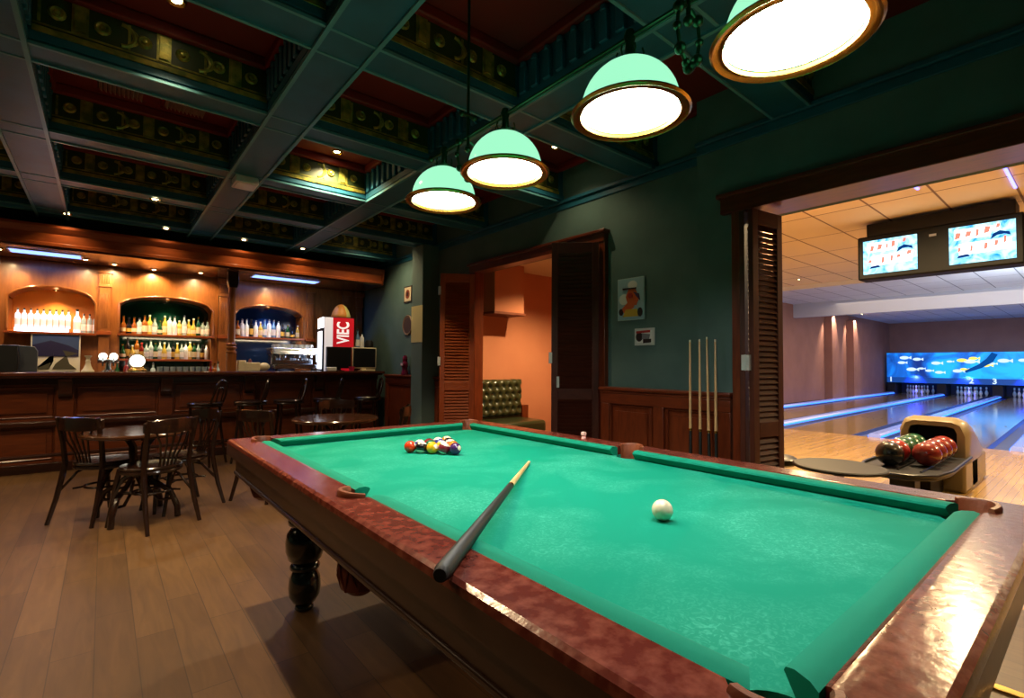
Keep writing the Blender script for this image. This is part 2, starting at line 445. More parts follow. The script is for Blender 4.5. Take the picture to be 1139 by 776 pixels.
# ------------------------------------------------------------------ door casings and louvred leaves
def casing(name, x, y0, y1, ztop, w, label, depth=.05, sides=(1,1), over=.0, jw=None, back=.21):
    jw = jw or w
    t = thing(name, label, 'door frame'); t['kind'] = 'structure'
    if sides[0]: MB().box(x-depth, x+back, y0-jw, y0+.015, 0, ztop).obj('jamb', M['mahog'], t, bevel=.006)
    if sides[1]: MB().box(x-depth, x+back, y1-.015, y1+jw, 0, ztop).obj('jamb', M['mahog'], t, bevel=.006)
    b = MB(); b.box(x-depth-.01, x+back, y0-w-over, y1+w+over, ztop-.012, ztop+w); b.box(x-depth-.035, x+.02, y0-w-.02, y1+w+.02, ztop+w-.03, ztop+w)
    b.obj('lintel', M['mahog_y'], t, bevel=.006)
    return t
casing('door_1', 3.55, 3.02, 4.98, 2.36, .10, 'reddish brown wooden frame of the opening into the orange room', back=.085)
casing('door_2', 3.45, -2.3, 1.62, 2.30, .13, 'dark brown wooden frame of the wide opening to the bowling lanes', depth=.085, sides=(1,1), jw=.055)
def leaf(name, p0, p1, z1, label, mt, mt_h, group, hinges=(), mid=.95, flip=1):
    """louvred folding door leaf from plan point p0 to p1; faces local +-y"""
    d = Vector((p1[0]-p0[0], p1[1]-p0[1], 0)); L = d.length
    t = thing(name, label, 'louvred door', (p0[0], p0[1], 0), atan2(d.y, d.x), group)
    st = .06; th = .017
    for x in (0, L-st): MB().box(x, x+st, -th, th, .015, z1).obj('stile', mt, t, bevel=.003)
    for z0, zz in ((.015,.14), (mid-.05, mid+.05), (z1-.10, z1)):
        MB().box(st, L-st, -th, th, z0, zz).obj('rail', mt_h, t, bevel=.003)
    for (za, zb) in ((.14, mid-.05), (mid+.05, z1-.10)):
        b = MB(); n = int((zb-za)/.036)
        for k in range(n):
            zc = za + (zb-za)*(k+.5)/n
            b.add([(st-.004,-.016,zc-.019*flip),(L-st+.004,-.016,zc-.019*flip),(L-st+.004,-.010,zc-.021*flip),(st-.004,-.010,zc-.021*flip),
                   (st-.004,.010,zc+.021*flip),(L-st+.004,.010,zc+.021*flip),(L-st+.004,.016,zc+.019*flip),(st-.004,.016,zc+.019*flip)],
                  [(0,1,2,3),(7,6,5,4),(0,4,5,1),(1,5,6,2),(2,6,7,3),(3,7,4,0)])
        b.obj('louvre', mt_h, t)
    for (x, y, z) in hinges:
        b = MB(); b.box(x-.012, x+.012, y-.028, y+.028, z-.05, z+.05); b.tube([(x-.012,y,z-.052),(x-.012,y,z+.052)], .007, 8)
        b.obj('hinge', M['hinge'], t)
    return t
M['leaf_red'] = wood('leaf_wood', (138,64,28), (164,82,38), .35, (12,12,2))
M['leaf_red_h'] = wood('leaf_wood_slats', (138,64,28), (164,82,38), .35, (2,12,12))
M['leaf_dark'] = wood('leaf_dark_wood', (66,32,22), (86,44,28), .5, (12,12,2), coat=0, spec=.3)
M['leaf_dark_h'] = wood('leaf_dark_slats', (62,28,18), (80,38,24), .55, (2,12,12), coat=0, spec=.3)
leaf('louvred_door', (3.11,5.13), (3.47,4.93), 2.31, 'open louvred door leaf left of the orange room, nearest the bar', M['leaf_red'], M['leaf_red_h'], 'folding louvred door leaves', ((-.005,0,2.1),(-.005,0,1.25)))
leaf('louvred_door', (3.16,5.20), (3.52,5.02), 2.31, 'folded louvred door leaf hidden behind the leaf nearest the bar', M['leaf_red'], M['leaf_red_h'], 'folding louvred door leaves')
leaf('louvred_door', (3.17,3.27), (3.475,2.97), 2.34, 'open louvred door leaf right of the orange room, in shadow', M['leaf_dark'], M['leaf_dark_h'], 'folding louvred door leaves', ((-.005,0,1.28),(.06,-.0,1.06)), flip=-1)  # dark leaf wood stands in for the shadow on this leaf
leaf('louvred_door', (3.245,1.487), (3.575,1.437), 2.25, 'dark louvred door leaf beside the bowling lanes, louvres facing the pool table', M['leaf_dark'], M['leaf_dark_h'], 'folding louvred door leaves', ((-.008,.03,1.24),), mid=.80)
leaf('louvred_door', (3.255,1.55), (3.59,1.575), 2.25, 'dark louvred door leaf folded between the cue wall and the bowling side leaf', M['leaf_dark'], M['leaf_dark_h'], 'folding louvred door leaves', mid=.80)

# ------------------------------------------------------------------ orange room behind the folding doors
M['orange'] = mat('orange_wall', (204,134,98), .75, c2=(196,126,92), nscale=2)
M['pale_ceiling'] = mat('pale_ceiling', (226,214,180), .8)
struct(MB().box(3.75, 6.5, 5.62, 5.72, 0, 2.7).obj('wall_orange_back', M['orange']), 'orange wall behind the green sofa', 'wall')
struct(MB().box(6.4, 6.5, 2.76, 5.62, 0, 2.7).obj('wall_orange_end', M['orange']), 'orange end wall of the sofa room', 'wall')
struct(MB().box(3.75, 6.4, 2.82, 2.9, 0, 2.7).obj('wall_orange_near', M['orange']), 'orange wall of the sofa room on the bowling side', 'wall')
struct(MB().box(3.74, 6.5, 2.76, 5.72, 2.60, 2.7).obj('ceiling_sofa_room', M['pale_ceiling']), 'pale ceiling of the orange sofa room', 'ceiling')
struct(MB().box(3.6, 6.5, 2.82, 5.72, -.1, 0).obj('floor_sofa_room', M['floor']), 'plank floor of the orange sofa room', 'floor')
t = thing('wall_boxing', 'orange box built out from the orange wall above the sofa', 'boxed-in ledge', (0,0,0)); t['kind'] = 'structure'
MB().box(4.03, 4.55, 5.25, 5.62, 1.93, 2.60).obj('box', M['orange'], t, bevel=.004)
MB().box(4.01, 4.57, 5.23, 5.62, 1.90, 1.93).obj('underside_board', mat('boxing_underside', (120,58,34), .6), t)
struct(MB().box(4.74, 4.86, 5.5, 5.62, 0, .62).obj('trim_4', M['mahog']), 'low brown trim post beside the sofa end', 'trim')
downlight(4.7, 4.3, 2.6, 150, 'round downlight in the orange sofa room ceiling', None, 140, WARM)
# tufted sofa
M['leather'] = mat('green_leather', (52,58,34), .28, coat=.2, bump=.05, bscale=120)
M['leather_btn'] = mat('green_leather_button', (150,150,110), .25)
sofa = thing('tufted_sofa', 'dark green buttoned leather sofa against the orange wall', 'sofa', (4.05, 5.30, 0))
def tufted(w, h, nx, nz, y, z0, dep):
    vs = []; fs = []; NX, NZ = nx*6, nz*6
    btn = []
    for j in range(nz+1):
        for i in range(nx+1):
            off = .5 if j % 2 else 0
            if 0 <= i+off <= nx: btn.append(((i+off)*w/nx, j*h/nz))
    for j in range(NZ+1):
        for i in range(NX+1):
            x, z = w*i/NX, h*j/NZ
            dmin = min(sqrt((x-bx)**2 + ((z-bz))**2) for bx, bz in btn)
            puff = min(1, dmin/(w/nx*.5)) ** .6
            edge = min(1, min(z, h-z, x, w-x)/.03) ** .5
            vs.append((x - w/2, y - dep*puff*(.3+.7*edge), z0 + z))
    for j in range(NZ):
        for i in range(NX):
            a = j*(NX+1)+i; fs.append((a, a+1, a+NX+2, a+NX+1))
    return vs, fs, btn
vs, fs, btn = tufted(0.95, .52, 8, 5, .14, .48, .06)
b = MB(); b.add(vs, fs); b.box(-.475,.475,.14,.24,.10,1.0); b.obj('backrest', M['leather'], sofa, ang=80)
b = MB()
for bx, bz in btn:
    if .02 < bz < .5 and .02 < bx < .93: b.sphere((bx-.475, .128, .48+bz), .012, 8, 6)
b.obj('button', M['leather_btn'], sofa)['kind'] = 'stuff'
b = MB(); b.box(-.475,.475,-.42,.14,.28,.46); b.obj('seat', M['leather'], sofa, bevel=.04)
MB().box(-.475,.475,-.38,.2,.06,.28).obj('base', M['leather'], sofa, bevel=.01)
for sx in (-.43,.43):
    for sy in (-.33,.18): MB().lathe([(.02,0),(.03,.06)], 10, (sx,sy,0)).obj('leg', M['black_wood'], sofa)
sofa.location = (4.24, 5.37, 0)

# ------------------------------------------------------------------ pool table
def cloth_mat():
    m = mat('green_cloth', (6,146,108), .85, spec=.15); nt = m.node_tree; b = nt.nodes['Principled BSDF']; L = nt.links
    tc = nt.nodes.new('ShaderNodeTexCoord')
    n1 = nt.nodes.new('ShaderNodeTexNoise'); n1.inputs['Scale'].default_value = 3.5; n1.inputs['Detail'].default_value = 5; n1.inputs['Distortion'].default_value = .6
    n2 = nt.nodes.new('ShaderNodeTexNoise'); n2.inputs['Scale'].default_value = 55; n2.inputs['Detail'].default_value = 3; n2.inputs['Distortion'].default_value = 2.5
    L.new(tc.outputs['Object'], n1.inputs['Vector']); L.new(tc.outputs['Object'], n2.inputs['Vector'])
    r1 = nt.nodes.new('ShaderNodeValToRGB'); r1.color_ramp.elements[0].position = .42; r1.color_ramp.elements[1].position = .68
    r2 = nt.nodes.new('ShaderNodeValToRGB'); r2.color_ramp.elements[0].position = .48; r2.color_ramp.elements[1].position = .66
    L.new(n1.outputs['Fac'], r1.inputs['Fac']); L.new(n2.outputs['Fac'], r2.inputs['Fac'])
    a = nt.nodes.new('ShaderNodeMath'); a.operation = 'MULTIPLY_ADD'; a.inputs[1].default_value = .75; a.inputs[2].default_value = .25
    L.new(r2.outputs['Color'], a.inputs[0])
    mu = nt.nodes.new('ShaderNodeMath'); mu.operation = 'MULTIPLY'; L.new(r1.outputs['Color'], mu.inputs[0]); L.new(a.outputs[0], mu.inputs[1])
    sc = nt.nodes.new('ShaderNodeMath'); sc.operation = 'MULTIPLY'; sc.inputs[1].default_value = .5; L.new(mu.outputs[0], sc.inputs[0])
    mx = nt.nodes.new('ShaderNodeMix'); mx.data_type = 'RGBA'; mx.inputs[6].default_value = lin((0,133,109)); mx.inputs[7].default_value = lin((86,192,166))
    L.new(sc.outputs[0], mx.inputs['Factor']); L.new(mx.outputs[2], b.inputs['Base Color'])
    return m
M['cloth'] = cloth_mat()
M['cushion'] = mat('green_cushion', (0,129,105), .8, spec=.2)
M['rail_wood'] = mat('worn_rail_varnish', (88,34,26), .2, coat=0, c2=(124,66,52), nscale=34, cthr=(.42,.72), bump=.08, bscale=40, spec=.26)
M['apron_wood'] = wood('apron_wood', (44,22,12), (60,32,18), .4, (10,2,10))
M['leg_black'] = mat('dark_green_black_leg', (14,22,24), .16, coat=.5)
M['pocket_leather'] = mat('brown_pocket_leather', (128,66,36), .45, bump=.2, bscale=60, c2=(104,50,26), nscale=12)
M['net'] = mat('pocket_net_leather', (96,36,20), .5)
XI0, XI1, YI0, YI1 = .615, 1.905, .232, 2.75      # wood inner edge
XO0, XO1, YO0, YO1 = .495, 2.03, .118, 2.875      # wood outer edge
XN0, XN1, YN0, YN1 = .665, 1.858, .285, 2.70      # cushion noses
ZR, ZBED = .83, .79
PC = [(XN0-.022, YN0-.022), (XN1+.022, YN0-.022), (XN0-.022, YN1+.022), (XN1+.022, YN1+.022), (XN0-.055, 1.45), (XN1+.055, 1.45)]
table = thing('pool_table', 'pool table with green cloth and worn reddish brown rails', 'pool table', (1.26, 1.49, 0))
OFF = Vector((-1.26, -1.49, 0))
def tp(b, name, m, bevel=0, ang=35, parent=None):
    b.v = [tuple(Vector(p) + OFF) for p in b.v]
    return b.obj(name, m, parent or table, bevel, ang)
def cut(o, centres, r, z0, z1):
    """drill round pocket holes through a mesh"""
    c = MB()
    for x, y in centres: c.lathe([(r,z0),(r,z1)], 28, (x+OFF.x, y+OFF.y, 0))
    co = bpy.data.objects.new('cutter', c.mesh('cutter', M['pocket_leather'])); COL.objects.link(co); co.parent = table
    m = o.modifiers.new('holes', 'BOOLEAN'); m.object = co; m.operation = 'DIFFERENCE'; m.solver = 'EXACT'
    bpy.context.view_layer.update()
    dg = bpy.context.evaluated_depsgraph_get()
    me = bpy.data.meshes.new_from_object(o.evaluated_get(dg))
    o.modifiers.clear(); o.data = me
    me.polygons.foreach_set('use_smooth', [True]*len(me.polygons)); me.set_sharp_from_angle(angle=radians(30))
    bpy.data.objects.remove(co)
# wood rail ring
b = MB()
prof = lambda a, c: None
ring_o = [(XO0,YO0),(XO1,YO0),(XO1,YO1),(XO0,YO1)]; ring_i = [(XI0,YI0),(XI1,YI0),(XI1,YI1),(XI0,YI1)]
def ins(r, d): return [(r[0][0]+d,r[0][1]+d),(r[1][0]-d,r[1][1]+d),(r[2][0]-d,r[2][1]-d),(r[3][0]+d,r[3][1]-d)]
loops = [(ring_i, .765), (ring_i, ZR-.004), (ins(ring_i, -.008), ZR), (ins(ring_o, .014), ZR), (ins(ring_o, .004), ZR-.006), (ring_o, ZR-.02), (ring_o, ZR-.075), (ins(ring_o,.012), ZR-.085), (ins(ring_o,.012), .765-.02)]
vs = [(x, y, z) for r, z in loops for (x, y) in r]; fs = []
n = len(loops)
for j in range(n):
    k = (j+1) % n
    for i in range(4):
        i2 = (i+1) % 4; fs.append((j*4+i, j*4+i2, k*4+i2, k*4+i))
b.add(vs, fs)
rail = tp(b, 'rail_frame', M['rail_wood'], ang=30)
cut(rail, PC, .062, .6, .9)
rail.data.materials.append(M['apron_wood'])  # rail's outer side faces take a darker wood in place of shade
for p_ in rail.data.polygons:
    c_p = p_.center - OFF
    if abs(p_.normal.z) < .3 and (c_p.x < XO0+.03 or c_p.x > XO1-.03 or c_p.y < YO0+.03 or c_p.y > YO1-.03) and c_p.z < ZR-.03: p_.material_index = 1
rail.data.polygons.foreach_set('use_smooth', [True]*len(rail.data.polygons)); rail.data.set_sharp_from_angle(angle=radians(30))
# skirt under the rails
b = MB()
b.box(XO0+.035, XO0+.07, YO0+.035, YO1-.035, .66, .747); b.box(XO1-.07, XO1-.035, YO0+.035, YO1-.035, .66, .747)
b.box(XO0+.07, XO1-.07, YO0+.035, YO0+.07, .66, .747); b.box(XO0+.07, XO1-.07, YO1-.07, YO1-.035, .66, .747)
b.box(XO0+.022, XO1-.022, YO0+.022, YO1-.022, .735, .750)
b.box(XO0+.028, XO1-.028, YO0+.028, YO1-.028, .655, .672)
tp(b, 'apron', M['apron_wood'], bevel=.005)
tp(MB().box(XO0+.09, XO1-.09, YO0+.09, YO1-.09, .66, .70), 'slate_frame', M['apron_wood'])
bed = tp(MB().box(XI0-.03, XI1+.03, YI0-.03, YI1+.03, .752, ZBED), 'playing_surface', M['cloth'])
cut(bed, PC, .058, .6, .9)
# six cushions
def cushion(a, c, inward, m0=.05, m1=.05):
    """a,c: wood-edge points along the rail; inward: unit vector to the nose"""
    A, C, I = Vector((a[0],a[1],0)), Vector((c[0],c[1],0)), Vector((inward[0],inward[1],0))
    d = (C-A).normalized()
    sec = [(.0,ZBED),(0,ZR-.004),(.012,ZR+.001),(.035,ZR),(.049,ZR-.006),(.052,ZR-.012),(.030,ZBED)]
    vs = []
    for base, s, mm in ((A, 1, m0), (C, -1, m1)):
        for u, z in sec: vs.append(base + d*s*mm*(u/.052) + I*u + Vector((0,0,z)))
    n = len(sec); fs = [tuple(range(n)), tuple(reversed(range(n, 2*n)))]
    for i in range(n): fs.append((i, i+n, (i+1)%n+n, (i+1)%n))
    b = MB(); b.add(vs, fs); return tp(b, 'cushion', M['cushion'], ang=40)
cushion((XI0, YI0+.055), (XI0, 1.395), (1,0), .025, .01); cushion((XI0, 1.505), (XI0, YI1-.055), (1,0), .01, .025)
cushion((XI1, YI0+.055), (XI1, 1.39), (-1,0), .02, .004); cushion((XI1, 1.51), (XI1, YI1-.055), (-1,0), .004, .02)
cushion((XI0+.06, YI0), (XI1-.075, YI0), (0,1), .03, .03); cushion((XI0+.06, YI1), (XI1-.06, YI1), (0,-1), .03, .03)
# pockets: leather back, net bag
DIR = [(-1,-1),(1,-1),(-1,1),(1,1),(-1,0),(1,0)]
for (px, py), (dx, dy) in zip(PC, DIR):
    a = atan2(dy, dx); half = 1.35 if dy else 1.35
    b = MB()
    n = 20
    sec = [(.050,.70),(.052,ZR+.004),(.056,ZR+.010),(.066,ZR+.010),(.070,ZR+.003),(.070,ZR-.01)]
    vs = []
    for i in range(n+1):
        aa = a - half + 2*half*i/n
        lift = .006*cos((aa-a)/half*pi/2)
        for k, (r, z) in enumerate(sec):
            vs.append((px + r*cos(aa), py + r*sin(aa), z + (lift if k else 0)))
    K = len(sec); fs = []
    for i in range(n):
        for k in range(K-1): fs.append((i*K+k, (i+1)*K+k, (i+1)*K+k+1, i*K+k+1))
    fs.append(tuple(range(K))); fs.append(tuple(n*K+k for k in reversed(range(K))))
    b.add(vs, fs); po = tp(b, 'pocket_lip', M['pocket_leather'], ang=50)
    b = MB()
    b.lathe([(.052,.745),(.054,.70),(.058,.66),(.062,.60),(.055,.555),(.03,.535),(.001,.532)], 18, (px, py, 0))
    for k in range(9):
        aa = 2*pi*k/9
        b.tube([(px+.055*cos(aa+.0), py+.055*sin(aa), .70), (px+.063*cos(aa+.25), py+.063*sin(aa+.25), .65), (px+.065*cos(aa+.5), py+.065*sin(aa+.5), .60), (px+.052*cos(aa+.75), py+.052*sin(aa+.75), .553)], .004, 5)
        b.tube([(px+.055*cos(aa), py+.055*sin(aa), .70), (px+.063*cos(aa-.25), py+.063*sin(aa-.25), .65), (px+.065*cos(aa-.5), py+.065*sin(aa-.5), .60), (px+.052*cos(aa-.75), py+.052*sin(aa-.75), .553)], .004, 5)
    tp(b, 'pocket_net', M['net'])
# turned legs
LP = [(.045,0),(.052,.008),(.050,.022),(.040,.03),(.062,.04),(.082,.07),(.088,.11),(.084,.155),(.068,.185),(.062,.192),(.080,.202),(.083,.213),(.076,.224),(.066,.23),(.090,.25),(.105,.29),(.108,.335),(.100,.375),(.080,.40),(.070,.408),(.092,.42),(.096,.435),(.088,.45),(.072,.458),(.072,.60),(.072,.66)]
for lx, ly in ((.80,2.58),(1.73,2.58),(.80,.45),(1.73,.45)):
    tp(MB().lathe([(max(.001, r*.86), z) for r, z in LP], 32, (lx, ly, 0)), 'leg', M['leg_black'], ang=60)
    tp(MB().box(lx-.085, lx+.085, ly-.085, ly+.085, .585, .665), 'leg_block', M['apron_wood'], bevel=.006)
# pale knob on the far rail
k = thing('chalk_knob', 'tiny pale pink knob standing on the far rail of the pool table', 'chalk', (1.965, 1.78, ZR))
MB().lathe([(.012,0),(.012,.008),(.009,.012),(.013,.017),(.015,.026),(.012,.034),(.001,.037)], 14).obj('knob', mat('pale_pink', (236,190,184), .4), k)

# ------------------------------------------------------------------ balls
def ball_mat(name, c, stripe):
    m = mat('ball_'+name, c, .08, coat=.6); nt = m.node_tree; b = nt.nodes['Principled BSDF']; L = nt.links
    tc = nt.nodes.new('ShaderNodeTexCoord'); sp = nt.nodes.new('ShaderNodeSeparateXYZ'); L.new(tc.outputs['Object'], sp.inputs[0])
    ab = nt.nodes.new('ShaderNodeMath'); ab.operation = 'ABSOLUTE'; L.new(sp.outputs['Z'], ab.inputs[0])
    cm = nt.nodes.new('ShaderNodeMath'); cm.operation = 'GREATER_THAN'; L.new(ab.outputs[0], cm.inputs[0])
    cm.inputs[1].default_value = .0165 if stripe else .0262
    mx = nt.nodes.new('ShaderNodeMix'); mx.data_type = 'RGBA'; mx.inputs[6].default_value = lin(c); mx.inputs[7].default_value = lin((240,232,205))
    L.new(cm.outputs[0], mx.inputs['Factor']); L.new(mx.outputs[2], b.inputs['Base Color']); return m
RB = .0286
def ball(name, loc, m, label, rot, group=None):
    o = MB().sphere((0,0,0), RB, 32, 20).obj(name, m, ang=180, loc=loc, rot=rot)
    return tag(o, label, 'billiard ball', group)
YL, BL, RD, PU, OR, GN, MA, BK = (236,176,30), (30,50,130), (214,58,24), (70,36,92), (232,120,30), (20,100,60), (120,30,40), (20,18,22)
e1 = Vector((.617,-.787,0)); e2 = Vector((.787,.617,0)); P0 = Vector((1.152,2.163,ZBED+RB))
rackc = [[('red',RD,0),('black',BK,1),('yellow',YL,0),('maroon',MA,1),('purple',PU,0)],
         [('blue',BL,1),('green',GN,0),('yellow',YL,1),('orange',OR,0)],
         [('maroon',MA,0),('blue',BL,0),('red',RD,1)],
         [('purple',PU,1),('black',BK,0)], [('orange',OR,1)]]
rl = {(0,0):'solid red pool ball at the left end of the front row of the rack', (0,1):'white and black pool ball between the red and yellow balls of the front row', (0,2):'solid yellow pool ball in the middle of the front row of the rack',
      (0,3):'white striped maroon pool ball beside the purple ball in the front row', (0,4):'solid purple pool ball at the right end of the front row of the rack',
      (1,0):'white striped blue pool ball in the second row, behind the red ball', (1,1):'solid green pool ball in the second row of the rack', (1,2):'white striped yellow pool ball in the second row of the rack', (1,3):'solid orange pool ball in the second row behind the purple ball',
      (2,0):'solid maroon pool ball in the third row of the rack', (2,1):'solid blue pool ball in the third row of the rack', (2,2):'white striped red pool ball in the third row of the rack',
      (3,0):'white striped purple pool ball near the far tip of the rack', (3,1):'solid black pool ball near the far tip of the rack', (4,0):'white striped orange pool ball at the far tip of the rack'}
for r, row in enumerate(rackc):
    for i, (nm, c, st) in enumerate(row):
        p = P0 + e1*(.0573*(i + r*.5)) + e2*(.0573*.866*r)
        rot = (random.uniform(-.35,.35), random.uniform(-.35,.35), random.uniform(0,6)) if st else (1.2, random.uniform(-1,1), random.uniform(0,6))
        ball('pool_ball', p, ball_mat(nm + ('_stripe' if st else ''), c, st), rl[(r,i)], rot, 'racked pool balls')
ball('cue_ball', (1.205, .80, ZBED+RB), mat('cue_ball_white', (238,226,196), .1, coat=.5), 'white cue ball alone on the green cloth', (0,0,0))

# ------------------------------------------------------------------ cues
M['cue_ash'] = wood('cue_ash', (206,164,106), (226,190,134), .3, (40,40,3), bump=0)
M['cue_black'] = mat('cue_butt_black', (18,24,20), .5)
M['cue_tip'] = mat('cue_tip_blue', (70,92,110), .8)
def cue(L, split, label, group=None, rb=.0155, rt=.0062):
    """axis +Z from butt to tip"""
    t = thing('billiard_cue', label, 'cue', (0,0,0), 0, group)
    f = lambda z: rb + (rt-rb)*z/L
    MB().lathe([(f(0)*.8,.0),(f(0),.008),(f(split),split)], 16).obj('butt', M['cue_black'], t)
    MB().lathe([(f(split)*1.0,split),(f(split),split+.004),(rt,L-.025)], 16).obj('shaft', M['cue_ash'], t)
    MB().lathe([(rt,L-.025),(rt,L-.008)], 14).obj('ferrule', M['cream'], t)
    MB().lathe([(rt,L-.008),(rt*.8,L-.002),(.001,L)], 14).obj('tip', M['cue_tip'], t)
    MB().lathe([(f(0)*.72,-.012),(f(0)*.82,-.009),(f(0)*.82,.0)], 14).obj('bumper', M['black_soft'], t)
    MB().lathe([(f(split)+.0006,split-.012),(f(split)+.0006,split+.006)], 16).obj('joint_ring', M['brass'], t)
    return t
def lay(t, p0, p1):
    d = Vector(p1) - Vector(p0); t.location = p0
    t.rotation_euler = d.to_track_quat('Z', 'Y').to_euler(); return d.length
A0 = Vector((.468,.757,.852)); A1 = Vector((1.432,1.612,.7975))
lay(cue((A1-A0).length, (A1-A0).length*.60, 'black butted cue lying across the near rail of the pool table', rb=.0165, rt=.006), A0, A1)
for i, (y, yb, top, lab) in enumerate(((1.97,1.85,1.413,'leaning cue nearest the orange room, first of four against the wainscot'),(1.895,1.775,1.415,'leaning cue second from the orange room, against the wainscot'),
                        (1.838,1.705,1.43,'leaning cue third from the orange room, beside the one nearest the bowling side'),(1.775,1.665,1.41,'leaning cue nearest the louvred bowling side leaf'))):
    p0 = Vector((3.125, yb, .016)); p1 = Vector((3.325, y, top))
    lay(cue((p1-p0).length, .76, lab, 'cues leaning on the wainscot', rb=.0145), p0, p1)

# ------------------------------------------------------------------ row of green glass lamps over the table
def shade_mat():
    m = bpy.data.materials.new('green_glass_shade'); m.use_nodes = True; nt = m.node_tree; L = nt.links
    b = nt.nodes['Principled BSDF']; b.inputs['Base Color'].default_value = lin((70,130,100)); b.inputs['Roughness'].default_value = .12
    b.inputs['Emission Color'].default_value = lin((160,245,198)); b.inputs['Emission Strength'].default_value = .58
    return m
M['shade'] = shade_mat()
M['diffuser'] = emis('lamp_diffuser', (252,246,236), 29)
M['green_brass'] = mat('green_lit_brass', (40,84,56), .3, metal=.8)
lamp = thing('billiard_lamp', 'row of four green glass dome lamps hanging over the pool table', 'lamp', (1.30, 1.33, 2.29))
ly = [.49-1.33, .98-1.33, 1.63-1.33, 2.12-1.33]
for y in ly:
    dome = MB(); R0 = .158; n = 12
    prof = [(R0*cos(pi/2*k/n)+.0, R0*1.02*sin(pi/2*k/n)) for k in range(n)] + [(.03, R0*1.03)]
    prof2 = [(r-.005, z-.003) for r, z in reversed(prof)]
    dome.lathe(prof + prof2, 40, (0, y, -.245))
    sh = dome.obj('lamp_shade', M['shade'], lamp, ang=60)
    MB().lathe([(.1585,-.260),(.170,-.258),(.184,-.264),(.191,-.258),(.184,-.249),(.160,-.246),(.156,-.25),(.1585,-.260)], 40, (0,y,0)).obj('rim', M['brass'], sh)
    MB().lathe([(.001,-.236),(.08,-.235),(.150,-.232),(.153,-.228),(.001,-.226)], 40, (0,y,0)).obj('diffuser', M['diffuser'], sh)
    b = MB(); b.lathe([(.036,-.088),(.040,-.078),(.030,-.070),(.016,-.062),(.014,-.02),(.02,0),(.014,.02),(.001,.026)], 16, (0,y,0))
    for k in range(6):
        a = pi*k/3
        b.tube([(.036*cos(a), y+.036*sin(a), -.08), (.045*cos(a), y+.045*sin(a), -.062), (.040*cos(a), y+.04*sin(a), -.045)], .003, 5)
    b.obj('lamp_holder', M['green_brass'], sh)
b = MB(); b.tube([(0,-1.0,0),(0,.92,0)], .006, 10); b.tube([(.03,-.92,.012),(.03,.85,.012)], .003, 8)
for y in (-1.0,.92): b.sphere((0,y,0), .016, 10, 8)
b.obj('bar', M['green_brass'], lamp)
for y in (.77-1.33, 1.91-1.33):
    b = MB(); b.tube([(0,y,-.06),(0,y,.90)], .007, 8)
    b.tube([(-.035,y,.10),(.035,y,.10)], .008, 8); b.sphere((-.035,y,.10), .014, 10, 8); b.sphere((.035,y,.10), .014, 10, 8)
    b.sphere((0,y,-.06), .016, 10, 8); b.lathe([(.012,.86),(.05,.895),(.05,.91)], 16, (0,y,0))
    b.obj('hanging_rod', M['green_brass'], lamp)
    b = MB()
    for s in (-1,1):
        pts = [(s*.012,y,-.02),(s*.05,y,-.04),(s*.06,y,-.10),(s*.045,y,-.16),(s*.015,y,-.19),(0,y,-.20)]
        b.tube(pts, .006, 6)
        for q, p in enumerate(pts[1:]): b.sphere(p, .013 if q % 2 else .018, 8, 6)
    b.obj('scroll_ornament', M['green_brass'], lamp)

# ------------------------------------------------------------------ bar counter
BX0, BX1, BY = -4.45, 3.40, 7.48
t = thing('bar_counter', 'long reddish brown panelled bar counter along the far end of the room', 'bar counter', (0, BY, 0))
MB().box(BX0, BX1, .06, .10, .0, 1.04).obj('front_panel', M['bar_front'], t)
b = MB(); b.box(BX0, BX1+.05, -.14, .62, 1.055, 1.10); b.box(BX0, BX1+.03, -.11, .60, 1.035, 1.055)
b.obj('countertop', mat('counter_top', (74,34,18), .18, coat=.5), t, bevel=.01)
MB().box(BX0, BX1, .0, .12, 0, .10).obj('plinth', M['dark_wood'], t, bevel=.005)
MB().box(BX0, BX1, .0, .11, .50, .56).obj('mid_rail', M['dark_wood'], t, bevel=.01)
MB().box(BX0, BX1, .01, .10, .96, 1.04).obj('frieze_rail', M['dark_wood'], t, bevel=.006)
MB().box(BX1-.04, BX1, .05, .60, 0, 1.04).obj('end_panel', M['bar_front'], t)
bxs = [-.32 + .93*k for k in range(-4, 5) if BX0 < -.32+.93*k < BX1-.1]
for x in bxs:
    b = MB(); b.box(x-.075, x+.075, .015, .08, .56, 1.0); b.box(x-.075, x+.075, .015, .08, .10, .50)
    b.obj('stile', M['bar_front'], t, bevel=.005)
    b = MB(); pr = [(.02,1.035),(-.10,1.035),(-.10,1.0),(-.085,.985),(-.06,.95),(-.045,.90),(-.05,.86),(-.03,.83),(0,.82),(.02,.80)]
    b.prism(pr, 'x', x-.06, x+.06)
    b.obj('corbel', M['dark_wood'], t, bevel=.006, ang=30)
px = [BX0] + bxs + [BX1]
for i in range(len(px)-1):
    x0, x1 = px[i]+.10, px[i+1]-.10
    if x1 - x0 < .2: continue
    b = MB()
    for z0, z1 in ((.60,.93),(.14,.47)):
        b.tube([(x0,.06,z0),(x1,.06,z0),(x1,.06,z1),(x0,.06,z1)], .012, 6, closed=True)
        b.prism([(x0+.05,z0+.05),(x1-.05,z0+.05),(x1-.05,z1-.05),(x0+.05,z1-.05)], 'y', .045, .06)
    b.obj('panel_moulding', M['bar_front'], t)
MB().tube([(BX0+.1,-.10,.20),(BX1-.05,-.10,.20)], .02, 10).obj('foot_rail', M['dark_wood'], t)

